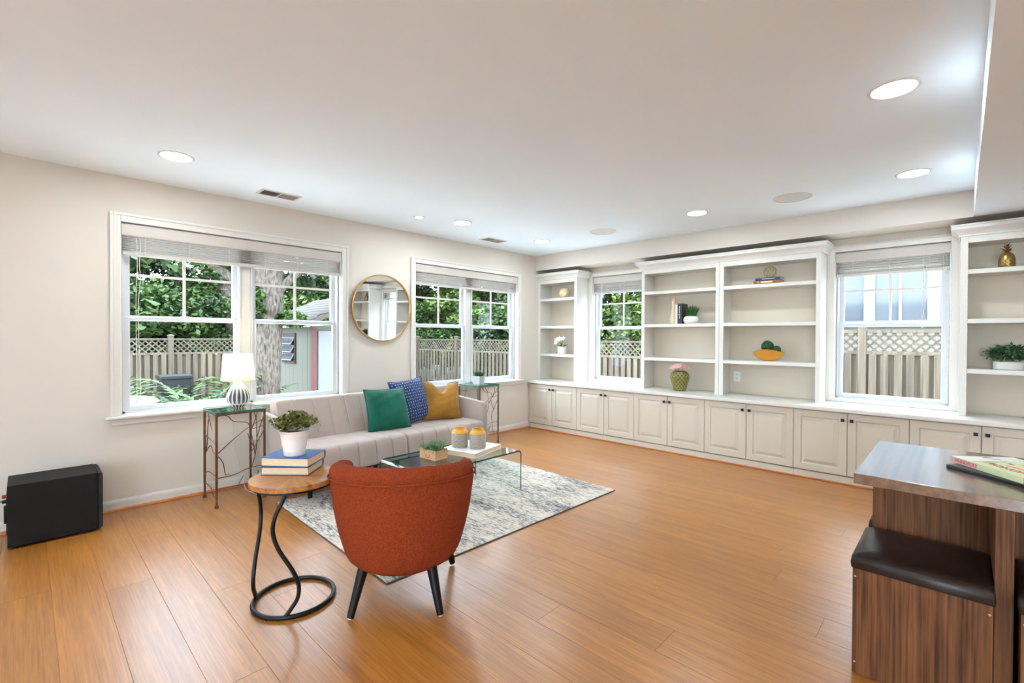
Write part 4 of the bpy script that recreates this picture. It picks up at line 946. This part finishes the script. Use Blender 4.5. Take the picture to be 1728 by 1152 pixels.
for z0, z1 in ((.06, .10), (.106, .112), (.12, .205)): box('spine_mark', 'palemark', -.008 if z1 - z0 > .02 else -.016, -.001 if z1 - z0 > .02 else .006, -.0784, -.078, z0, z1, r)
t = thing('potted_grass', 'green grass in a low rounded white pot on the bookcase', 'plant', (-2.222, 5.265, SH_Z[1] + .0005))
b = MB(); b.lathe([(.055, 0), (.070, .006), (.082, .025), (.085, .045), (.080, .065), (.066, .080), (.058, .084), (.056, .078)], seg=36); b.build('pot', 'whitecer', t, 50); b = MB(); b.lathe([(.0575, .072), (.0575, .077), (.001, .079)], seg=20); b.build('soil', 'soil', t)
grass_blades('leaves', 'leafg', t, 190, .05, .10, .165, .078, .008)['kind'] = 'stuff'
# green woven vase with pink flowers
t = thing('woven_vase', 'olive green basket-weave ceramic vase on the countertop', 'vase', (-2.342, 5.245, .668))
prof = [(.062, 0), (.066, .004), (.070, .03), (.080, .07), (.092, .11), (.100, .145), (.101, .165), (.094, .19), (.080, .21), (.066, .222), (.060, .226), (.055, .222), (.07, .2)]
M['vaseg'] = mat('olive_glaze', (104, 98, 44), .3, var=.25, scale=20); b = MB(); b.lathe(prof, seg=40); b.build('body', 'vaseg', t, 50)
M['vasel'] = mat('olive_glaze_raised', (150, 140, 76), .28, var=.2, scale=30)
def rad_at(z):
    for (r0, z0), (r1, z1) in zip(prof, prof[1:]):
        if z0 <= z <= z1 and z1 > z0: return r0 + (r1 - r0) * (z - z0) / (z1 - z0)
    return .06
for s_ in (1, -1):
    for k in range(14):
        b = MB(); pts = []
        for q_ in range(19):
            z = .006 + q_ * (.208 / 18); a = 2 * PI * k / 14 + s_ * q_ * .105; r_ = rad_at(z) + .0015; pts.append((r_ * math.cos(a), r_ * math.sin(a), z))
        b.tube(pts, .0048, 5); b.build('lattice_strand', 'vasel', t, 60)
pf = thing('pink_flowers', 'bunch of pale pink flowers in the olive woven vase', 'flowers', (-2.342, 5.245, .885))
for i, (fx, fy, fz, r_) in enumerate(((-.05, -.03, .045, .05), (.0, -.045, .06, .048), (.05, -.02, .055, .045), (-.02, .02, .07, .045), (.085, -.01, .04, .038), (-.07, .02, .03, .038), (.03, .03, .065, .04))):
    b = MB(); flower(b, (fx, fy, fz - .01), (fx, -.5 + fy, .9), r_, 9, .5); flower(b, (fx, fy, fz), (fx, -.6, .7), r_ * .6, 6, .8); fo = b.build('flower', 'petalp', pf)
    b = MB(); b.tube(spline([(fx * .2, fy * .2, -.10), (fx * .5, fy * .5, 0), (fx, fy, fz - .008)], 4), .0018, 5); b.build('stem', 'leafg', fo)
# two books with wire sphere, right bay
M['tealbook'] = mat('dark_blue_cover', (52, 66, 88), .5, var=.15, scale=20); M['brownbook'] = mat('brown_cover', (132, 84, 60), .5, var=.25, scale=20); M['ymark'] = mat('cream_print', (232, 214, 140), .4, var=.1, scale=20)
r = book('stacked_book', 'brown paperback at the bottom of the two-book stack below the wire sphere', (-1.418, 5.255, SH_Z[0] + .0005), PI / 2 + .05, .16, .245, .033, 'brownbook')
for a, c in ((-.05, .055), (.07, .09)): box('spine_print', 'ymark' if a < 0 else 'boxor', -.0858, -.0852, a * -1 if False else a, c, .008, .025, r)
r = book('stacked_book', 'dark blue paperback on the brown one, under the wire sphere', (-1.412, 5.258, SH_Z[0] + .034), PI / 2 + .01, .15, .225, .028, 'tealbook')
box('spine_print', 'palemark', -.0808, -.0802, -.07, .05, .011, .017, r)
t = thing('wire_sphere', 'gold geometric wire sphere ornament standing on two books', 'ornament', (-1.408, 5.258, SH_Z[0] + .0625), .3)
bm = bmesh.new(); bmesh.ops.create_icosphere(bm, subdivisions=2, radius=.060); b = MB()
fc = {f_.index: f_.calc_center_median().normalized() * .060 + Vector((0, 0, .0605)) for f_ in bm.faces}
for e_ in bm.edges:
    fa, fb = e_.link_faces; b.tube([tuple(fc[fa.index]), tuple(fc[fb.index])], .0016, 5)
bm.free(); b.build('wire_lattice', 'brass', t)
# gold boat bowl with moss balls
t = thing('gold_bowl', 'boat-shaped satin gold bowl on a shelf of the right bay', 'bowl', (-1.425, 5.285, SH_Z[2] + .0005), 0)
ro, ri = [], []
nb = 40
def boat(sc, zo):
    rings = []
    for k, (q_, z) in enumerate(((.0, 0), (.25, .0), (.45, .012), (.65, .035), (.85, .068), (1, .098))):
        ring = []
        for j in range(nb):
            a = 2 * PI * j / nb; c_, s_ = math.cos(a), math.sin(a); lx = .150 * q_ ** .9; ly = .085 * q_
            x = lx * c_ * (1 + .0 * abs(c_)); y_ = ly * s_ * (1 - .62 * c_ * c_); zz_ = z + (.022 * (s_ * s_) - .012 * c_ * c_ * 0) * q_ ** 2 - .012 * (c_ * c_) * q_ ** 2
            ring.append((x * sc, y_ * sc, zz_ * (1 if zo == 0 else .97) + zo))
        rings.append(ring)
    return rings
A1 = boat(1, 0); A2 = boat(.965, .004); b = MB(); b.loft(A1[1:] + A2[:0:-1]); b.build('shell', 'goldbowl', t, 60)
def mossball(c, r_, label):
    bm = bmesh.new(); bmesh.ops.create_icosphere(bm, subdivisions=4, radius=r_)
    for v in bm.verts: v.co *= 1 + random.uniform(-.07, .07)
    me = bpy.data.meshes.new('moss_ball'); bm.to_mesh(me); bm.free(); me.materials.append(M['mossg']); o = obj('moss_ball', me); o.location = c; tag(o, label, 'moss ball', 'moss balls in the gold bowl')
mossball((-1.435, 5.29, SH_Z[2] + .152), .057, 'larger dark green moss ball on top of the gold bowl')
mossball((-1.352, 5.292, SH_Z[2] + .118), .040, 'smaller dark moss ball low at one end of the gold bowl')
# pineapple and ivy on the far bookcase
t = thing('brass_pineapple', 'antique brass pineapple ornament on the top shelf beyond the dining table', 'ornament', (.250, 5.245, SH_Z[0] + .0005))
pp = [(.034, 0), (.040, .003), (.045, .03), (.046, .06), (.043, .085), (.034, .105), (.022, .116), (.012, .12)]
b = MB(); b.lathe(pp, seg=32); b.build('fruit', 'brass', t, 50)
for i in range(8):
    for k in range(12):
        z = .012 + i * .0125; a = 2 * PI * (k + .5 * (i % 2)) / 12; r_ = .046 * math.sin(PI * (.30 + .62 * z / .12)) ** .6
        s_ = .0062; nx, ny = math.cos(a), math.sin(a); b = MB(); b.add([(r_ * nx - s_ * ny, r_ * ny + s_ * nx, z), (r_ * nx, r_ * ny, z + s_ * 1.3), (r_ * nx + s_ * ny, r_ * ny - s_ * nx, z), (r_ * nx, r_ * ny, z - s_ * 1.3), ((r_ + .004) * nx, (r_ + .004) * ny, z)], [(0, 1, 4), (1, 2, 4), (2, 3, 4), (3, 0, 4)])
        if i == 0 and k == 0: allb = MB()
        allb.add(b.v, b.f)
allb.build('scales', 'brass', t)['kind'] = 'stuff'
for lev, (n_, l_, up) in enumerate(((6, .050, .55), (6, .052, .95), (5, .056, 1.8), (3, .055, 4))):
    for k in range(n_):
        a = 2 * PI * k / n_ + lev * .4; d = Vector((math.cos(a), math.sin(a), up)).normalized(); s_ = Vector((-math.sin(a), math.cos(a), 0)); p = Vector((0, 0, .118 + lev * .007)); b = MB()
        q1, q2 = p + d * l_ * .55, p + d * l_ + Vector((math.cos(a), math.sin(a), -.15)) * .010
        b.add([tuple(p - s_ * .006), tuple(p + s_ * .006), tuple(q1 + s_ * .007), tuple(q2), tuple(q1 - s_ * .007), tuple(q1 + Vector((0, 0, -.0015)))], [(0, 1, 2, 4), (4, 2, 3), (0, 5, 1), (1, 5, 2), (2, 5, 3), (3, 5, 4), (4, 5, 0)]); b.build('crown_leaf', 'brass', t)
t = thing('trailing_plant', 'bushy green plant in an oval whitewashed pot beyond the dining table', 'plant', (.268, 5.285, SH_Z[2] + .0005))
b = MB(); b.loft([[(.088 * s_ * math.cos(2 * PI * k / 36), .062 * s_ * math.sin(2 * PI * k / 36), z) for k in range(36)] for s_, z in ((.93, 0), (.97, .003), (1, .058), (.97, .060), (.93, .056), (.9, .04))]); b.build('pot', 'whitecer', t, 40)
leaf_cloud('foliage', 'leafi', t, sprigs(210, .150, .15, .045, per=8, ll=.034, lw=.018, droop=.01))['kind'] = 'stuff'

# ------------------------------------------------------------------ outside: ground, fences, shed, trees, neighbour
GZ = -.45
struct(box('ground', 'lawn', -40, 25, -12, 40, GZ - .2, GZ))
def fence(label, p0, p1, zl, n_post, jit=.006):
    """p0->p1 along a line; zl = bottom of lattice"""
    p0 = Vector(p0); p1 = Vector(p1); L_ = (p1 - p0).length; d = (p1 - p0) / L_; ang = math.atan2(d.y, d.x)
    r = thing('wooden_fence', label, 'fence', (p0.x, p0.y, GZ), ang, 'garden fences')
    z0 = zl - GZ
    for zz_, hh_ in ((z0 + .275, .045), (z0 - .052, .05), (.35, .08)):
        box('rail', 'fence', 0, L_, -.02, .02, zz_, zz_ + hh_, r)
    me = None
    n_ = int(L_ / .15)
    for i in range(n_):
        if me is None: o = box('picket', 'fence', -.046, .046, -.036, -.0205, .04, z0 - .055, r, 0); me = o.data
        else: o = obj('picket', me, r)
        o.location = ((i + .5) * .15, random.uniform(-.003, .003), random.uniform(-.01, .01)); o.rotation_euler = (0, random.uniform(-jit, jit), 0)
    for i in range(n_):
        o = obj('rear_picket', me, r); o.location = (i * .15 + .15, .0575, 0)
    ms = {}
    for s_ in (1, -1):
        k = 0; x = -.28
        while x < L_:
            a, c = max(x, 0), min(x + .277, L_)
            if x >= 0 and x + .277 <= L_:
                if s_ not in ms:
                    y_ = .004 * s_; b = MB(); b.loft([[(xx - .019, y_ - .003, zz_), (xx + .019, y_ - .003, zz_), (xx + .019, y_ + .003, zz_), (xx - .019, y_ + .003, zz_)] for xx, zz_ in ((0 if s_ > 0 else .277, z0), (.277 if s_ > 0 else 0, z0 + .277))]); o = b.build('lattice_slat', 'fence', r); ms[s_] = o.data
                else: o = obj('lattice_slat', ms[s_], r)
                o.location = (x, 0, 0)
            x += .118
    for x in n_post: 
        b = MB(); b.box(x - .05, x + .05, -.06, .04, 0, z0 + .37); b.loft([[(x - q_, -.01 - q_, z0 + z_), (x + q_, -.01 - q_, z0 + z_), (x + q_, -.01 + q_, z0 + z_), (x - q_, -.01 + q_, z0 + z_)] for q_, z_ in ((.06, .37), (.06, .385), (.02, .41))]); b.build('post', 'fence', r)
# pickets face the house, so each run goes with its left side outwards
fence('weathered picket fence with lattice top seen through the widest window', (-13.0, -1.2, 0), (-13.0, 8.9, 0), .895, (1.0, 3.5, 6.0, 8.4))
fence('weathered picket fence seen through the double window and the corner window', (-13.0, 9.0, 0), (-2.75, 9.0, 0), .885, (.05, 2.05, 4.4, 6.8, 9.2))
fence('raised picket fence section outside the window facing the neighbouring house', (-2.70, 9.0, 0), (2.6, 9.0, 0), 1.09, (.02, 1.60, 4.0, 5.2))

# leaf meshes for the trees
def leaf_mesh(name, n, blobs, size, m, flat=.5):
    V = np.zeros((n, 4, 3)); cs = np.array([b_[:3] for b_ in blobs]); rs = np.array([b_[3:6] for b_ in blobs]); k = rng.integers(0, len(blobs), n)
    u = rng.normal(size=(n, 3)); u /= np.linalg.norm(u, axis=1)[:, None]; r_ = rng.random(n) ** .4
    c = cs[k] + u * r_[:, None] * rs[k]
    d = rng.normal(size=(n, 3)); d[:, 2] *= flat; d[:, 2] -= .25; d /= np.linalg.norm(d, axis=1)[:, None]
    s_ = np.cross(d, rng.normal(size=(n, 3)) * .5 + np.array([0, 0, 1])); s_ /= np.linalg.norm(s_, axis=1)[:, None]
    l = size * (.6 + .8 * rng.random(n))[:, None]
    V[:, 0] = c - d * l * .5; V[:, 1] = c + s_ * l * .28; V[:, 2] = c + d * l * .5; V[:, 3] = c - s_ * l * .28
    me = bpy.data.meshes.new(name); me.from_pydata(V.reshape(-1, 3).tolist(), [], [(4 * i, 4 * i + 1, 4 * i + 2, 4 * i + 3) for i in range(n)]); me.materials.append(M[m]); me.update(); return me
def blobs(n, R, z0, z1, r0, r1):
    out = []
    for i in range(n):
        a = random.uniform(0, 2 * PI); q_ = math.sqrt(random.random()) * R; z = random.uniform(z0, z1); r_ = random.uniform(r0, r1); out.append((q_ * math.cos(a), q_ * math.sin(a), z, r_, r_, r_ * .6))
    return out
CROWN = {'broad': leaf_mesh('foliage', 15000, blobs(40, 1.9, 1.1, 5.4, .5, .95), .17, 'tree'), 'light': leaf_mesh('foliage', 15000, blobs(40, 1.8, 1.0, 5.0, .45, .9), .16, 'tree2'),
         'dark': leaf_mesh('foliage', 15000, blobs(42, 1.8, .9, 5.2, .5, .9), .16, 'tree3'),
         'bush': leaf_mesh('foliage', 9000, blobs(24, 1.1, .5, 2.3, .4, .7), .13, 'tree'), 'bushl': leaf_mesh('foliage', 9000, blobs(24, 1.1, .5, 2.2, .4, .7), .13, 'tree2')}
for me in CROWN.values(): me.name = 'foliage'
def trunk_mesh(pts, rr, seg=12):
    b = MB(); b.tube(spline(pts, 4), [rr[0] + (rr[1] - rr[0]) * i / (4 * (len(pts) - 1)) for i in range(4 * (len(pts) - 1) + 1)], seg); return b
def tree(kind, x, y_, s_, rz, label, trunk=True, group='garden trees beyond the fence'):
    r = thing('garden_tree', label, 'tree', (x, y_, GZ), rz, group); r.scale = (s_, s_, s_)
    trunk_mesh([(0, 0, -.05), (.05, .03, 1.2), (-.05, .08, 2.6), (.1, 0, 4.2)], (.13, .05)).build('trunk', 'bark', r, 60)
    for a in (0.5, 2.4, 4.3): b = trunk_mesh([(0, .02, 1.3), (.5 * math.cos(a), .5 * math.sin(a), 2.2), (1.1 * math.cos(a), 1.1 * math.sin(a), 3.0)], (.05, .02), 8); b.build('branch', 'bark', r, 60)
    o = obj('foliage', CROWN[kind], r); o['kind'] = 'stuff'; return r
TR = [('dark', -17.5, 1.2, 1.0, .3, 'dark green tree behind the fence at the outer end of the widest window'), ('broad', -16.9, 3.2, 1.05, 1.4, 'mid green tree behind the fence beside the slim trunk'),
      ('dark', -18.9, 5.0, 1.3, 2.2, 'tall dark tree behind the shed roof'), ('broad', -16.7, 7.2, 1.1, 3.3, 'mid green tree beyond the fence corner'),
      ('light', -14.2, 12.3, 1.0, .8, 'light green tree at the mirror-side edge of the double window'), ('broad', -11.2, 12.9, 1.05, 2.8, 'mid green tree in the middle of the double window'),
      ('dark', -9.2, 12.3, .95, 4.1, 'dark leafy tree at the corner side of the double window'), ('light', -6.9, 12.8, 1.0, 5.0, 'light green tree seen through the corner window'),
      ('light', -4.7, 13.5, .95, 1.9, 'yellowish tree behind the bookcase side of the corner window'), ('broad', -20.8, 0.0, 1.5, .4, 'tall green tree furthest behind the fence'), ('dark', -20.3, 9.5, 1.6, 1.1, 'tall dark tree furthest behind the fence corner'), ('broad', -8.5, 16.8, 1.5, 2.0, 'tall tree far behind the corner window fence'),
      ('broad', -17.2, 13.4, 1.1, 4.4, 'mid green tree filling the mirror-side panes of the double window'), ('dark', -15.6, 15.2, 1.3, .6, 'dark tree further back in the double window'), ('broad', -20.5, 15.0, 1.6, 2.6, 'tallest tree far behind the double window')]
for k, x, y_, s_, rz, lab in TR: tree(k, x, y_, s_, rz, lab)
for i, (k, x, y_, s_, lab) in enumerate((('bush', -15.6, 0.4, 1.2, 'dense shrub behind the fence at the outer end of the widest window'), ('bush', -15.5, 2.2, 1.2, 'dense shrub behind the fence above the garden bin'), ('bushl', -15.7, 5.9, 1.2, 'shrub behind the garden shed'),
        ('bushl', -12.0, 11.3, 1.15, 'yellow-green shrub behind the fence in the double window'), ('bush', -9.9, 11.2, 1.15, 'dense shrub behind the fence in the double window'), ('bushl', -7.9, 11.3, 1.1, 'yellow-green shrub near the corner window'), ('bushl', -5.6, 11.4, 1.1, 'light shrub behind the fence in the corner window'), ('bush', -14.9, 11.2, 1.2, 'dense shrub just beyond the fence corner'), ('bushl', -16.6, 10.4, 1.3, 'light shrub outside the fence corner'), ('bush', -15.7, 4.2, 1.1, 'dense shrub behind the slim leaning trunk'))):
    r = thing('garden_shrub', lab, 'shrub', (x, y_, GZ), i * 1.3, 'garden shrubs beyond the fence'); r.scale = (s_, s_, s_)
    trunk_mesh([(0, 0, -.05), (.02, .05, .5), (-.05, 0, 1.2)], (.05, .02), 8).build('stem', 'bark', r, 60); o = obj('foliage', CROWN[k], r); o['kind'] = 'stuff'
# the two big trunks seen in the widest window
r = thing('old_tree', 'thick old tree with furrowed bark standing beside the shed', 'tree', (-8.0, 2.62, GZ))
trunk_mesh([(0, -.02, -.1), (0, 0, .5), (.02, .03, 1.2), (.0, .08, 2.2), (-.1, .14, 3.5), (-.2, .2, 6)], (.24, .20), 20).build('trunk', 'bark', r, 60)
trunk_mesh([(0, .08, 2.3), (.3, .7, 3.0), (.5, 1.4, 3.4)], (.08, .03), 10).build('branch', 'bark', r, 60); trunk_mesh([(0, .05, 2.2), (-.2, -.8, 2.9), (-.2, -1.8, 3.1)], (.08, .03), 10).build('branch', 'bark', r, 60)
fm = leaf_mesh('foliage', 2600, [(.3, 1.0, 3.0, .7, .9, .35), (-.2, -1.2, 3.0, .7, 1.0, .35), (.2, -.4, 3.3, .8, .9, .4), (.25, .35, 2.0, .12, .25, .12), (.3, -.25, 2.2, .15, .2, .3), (.2, 1.4, 2.75, .4, .5, .3)], .13, 'tree'); obj('foliage', fm, r)['kind'] = 'stuff'
r = thing('slim_tree', 'slim leaning tree trunk rising behind the lattice fence', 'tree', (-16.0, 4.38, GZ))
trunk_mesh([(0, .1, -.1), (0, .02, 1.5), (0, -.10, 2.6), (0, -.28, 3.8), (0, -.5, 6)], (.2, .2), 14).build('trunk', 'bark', r, 60)
fm = leaf_mesh('foliage', 2000, [(.2, -.5, 4.2, .8, 1.0, .5), (.2, .6, 4.0, .7, .8, .4)], .16, 'tree2'); obj('foliage', fm, r)['kind'] = 'stuff'

# shed
sx1, sy0 = -8.0, 3.41; sw, sd, zt = 1.87, 1.75, 1.47
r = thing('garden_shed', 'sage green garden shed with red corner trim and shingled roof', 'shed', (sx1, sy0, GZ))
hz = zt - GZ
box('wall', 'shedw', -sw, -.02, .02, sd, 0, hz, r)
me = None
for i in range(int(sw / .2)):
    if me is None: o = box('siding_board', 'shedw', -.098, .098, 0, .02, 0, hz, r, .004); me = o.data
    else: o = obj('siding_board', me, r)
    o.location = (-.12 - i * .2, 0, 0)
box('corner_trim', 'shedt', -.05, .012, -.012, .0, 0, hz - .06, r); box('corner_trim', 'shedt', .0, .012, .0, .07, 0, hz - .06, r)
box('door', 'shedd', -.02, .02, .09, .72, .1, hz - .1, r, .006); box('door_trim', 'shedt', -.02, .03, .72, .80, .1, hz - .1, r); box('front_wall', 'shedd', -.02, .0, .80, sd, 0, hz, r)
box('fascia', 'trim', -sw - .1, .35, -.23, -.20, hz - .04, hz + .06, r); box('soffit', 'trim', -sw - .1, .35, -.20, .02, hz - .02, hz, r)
rise = .42; run = sd / 2 + .1
ang = math.atan2(rise, run); ln = math.hypot(rise, run)
rf = MB(); rf.loft([[(x, -.22, hz + .05), (x, -.22 + run + .2, hz + .05 + rise + .1), (x, -.22 + 2 * run + .2, hz + .05), (x, -.22 + 2 * run + .2, hz), (x, -.2 + run + .1, hz + rise), (x, -.2, hz)] for x in (-sw - .1, .35)]); rfo = rf.build('roof', 'shingle', r)
me = None; a2 = math.atan2(rise + .1, run + .2)
for row in range(8):
    for k in range(8):
        if me is None: o = MB().box(-.142, .142, 0, .2, 0, .012).build('shingle', 'shingle', rfo); me = o.data
        else: o = obj('shingle', me, rfo)
        s_ = row * .155; o.location = (.20 - k * .29 - (row % 2) * .1, -.23 + s_ * math.cos(a2), hz + .052 + s_ * math.sin(a2)); o.rotation_euler = (a2 - .03, 0, 0)
b = MB(); b.lathe([(.05, 0), (.05, .5)], (-.9, run + .1, hz + .3), 14); b.build('vent_pipe', 'galv', r, 40)
wn = box('window_frame', 'brownw', -1.30, -.70, -.03, .0, .855 + .45 - .08, 1.275 + .45 + .06, r)
for k in range(3):
    z = .855 + .45 + k * .145; b = MB(); b.box(-.27, .27, -.006, .006, 0, .018); b.box(-.27, .27, -.006, .006, .125, .143); b.box(-.27, -.25, -.006, .006, .018, .125); b.box(.25, .27, -.006, .006, .018, .125); o = b.build('louvre_frame', 'htrim', r); o.location = (-1.0, -.09, z - .02); o.rotation_euler = (rad(-28), 0, 0)
    p_ = MB().box(-.25, .25, -.002, .002, .018, .125).build('louvre_pane', 'hglass', r); p_.location = o.location; p_.rotation_euler = o.rotation_euler
# compost bin
r = thing('garden_bin', 'black plastic garden storage bin in front of the lattice fence', 'bin', (-12.25, 2.23, GZ))
b = MB(); b.loft([[(sx * (.25 - q_), sy * (.27 - q_), z) for sx, sy in ((-1, -1), (1, -1), (1, 1), (-1, 1))] for q_, z in ((.03, 0), (.0, .80))]); b.build('body', 'bin', r, None, .01); box('lid', 'bin', -.27, .27, -.29, .29, .80, .88, r, .015)
for z in (.2, .38, .56): box('rib', 'bin', .245, .262, -.24, .24, z, z + .08, r, .006)
for yy in (-.27, .25): box('corner_rib', 'bin', .235, .265, yy, yy + .03, .05, .79, r)
# ferns
def fern(x, y_, s_, label, n=14, up=1.0):
    r = thing('fern', label, 'fern', (x, y_, GZ), random.uniform(0, 6), 'ferns under the widest window'); r.scale = (s_, s_, s_)
    for k in range(n):
        a = 2 * PI * k / n + random.uniform(-.2, .2); L_ = []; l = random.uniform(.65, .9)
        for q_ in range(22):
            t_ = q_ / 21; rr_ = l * t_ * .8; z = l * (1.65 * t_ - .85 * t_ * t_) * up; wd = .16 * math.sin(PI * (.12 + .88 * t_)) + .01
            for sg in (1, -1):
                d = Vector((-math.sin(a) * sg + math.cos(a) * .35, math.cos(a) * sg + math.sin(a) * .35, -.15)); L_.append(((rr_ * math.cos(a), rr_ * math.sin(a), z), d, wd, .042))
        leaf_cloud('frond', 'fern', r, L_)
fern(-7.9, 1.68, 1.5, 'bright fern in the middle below the widest window', up=1.15); fern(-8.0, 2.15, 1.35, 'fern nearest the lamp outside the widest window'); fern(-7.6, .98, 1.3, 'fern at the outer end of the widest window'); fern(-8.3, 1.25, 1.2, 'small fern between the white disc and the bin')
t = thing('garden_table', 'white round garden table top just outside the widest window', 'table', (-6.6, .76, GZ))
b = MB(); b.lathe([(.02, 1.04), (.2, 1.04), (.28, 1.015), (.30, .99), (.28, .98), (.02, .99)], seg=32); b.build('table_top', 'whitecer', t, 40); b = MB(); b.lathe([(.22, 0), (.2, .03), (.05, .06), (.04, .99)], seg=20); b.build('pedestal', 'whitecer', t, 40)

# neighbouring house seen in the rightmost window
HY = 14.0
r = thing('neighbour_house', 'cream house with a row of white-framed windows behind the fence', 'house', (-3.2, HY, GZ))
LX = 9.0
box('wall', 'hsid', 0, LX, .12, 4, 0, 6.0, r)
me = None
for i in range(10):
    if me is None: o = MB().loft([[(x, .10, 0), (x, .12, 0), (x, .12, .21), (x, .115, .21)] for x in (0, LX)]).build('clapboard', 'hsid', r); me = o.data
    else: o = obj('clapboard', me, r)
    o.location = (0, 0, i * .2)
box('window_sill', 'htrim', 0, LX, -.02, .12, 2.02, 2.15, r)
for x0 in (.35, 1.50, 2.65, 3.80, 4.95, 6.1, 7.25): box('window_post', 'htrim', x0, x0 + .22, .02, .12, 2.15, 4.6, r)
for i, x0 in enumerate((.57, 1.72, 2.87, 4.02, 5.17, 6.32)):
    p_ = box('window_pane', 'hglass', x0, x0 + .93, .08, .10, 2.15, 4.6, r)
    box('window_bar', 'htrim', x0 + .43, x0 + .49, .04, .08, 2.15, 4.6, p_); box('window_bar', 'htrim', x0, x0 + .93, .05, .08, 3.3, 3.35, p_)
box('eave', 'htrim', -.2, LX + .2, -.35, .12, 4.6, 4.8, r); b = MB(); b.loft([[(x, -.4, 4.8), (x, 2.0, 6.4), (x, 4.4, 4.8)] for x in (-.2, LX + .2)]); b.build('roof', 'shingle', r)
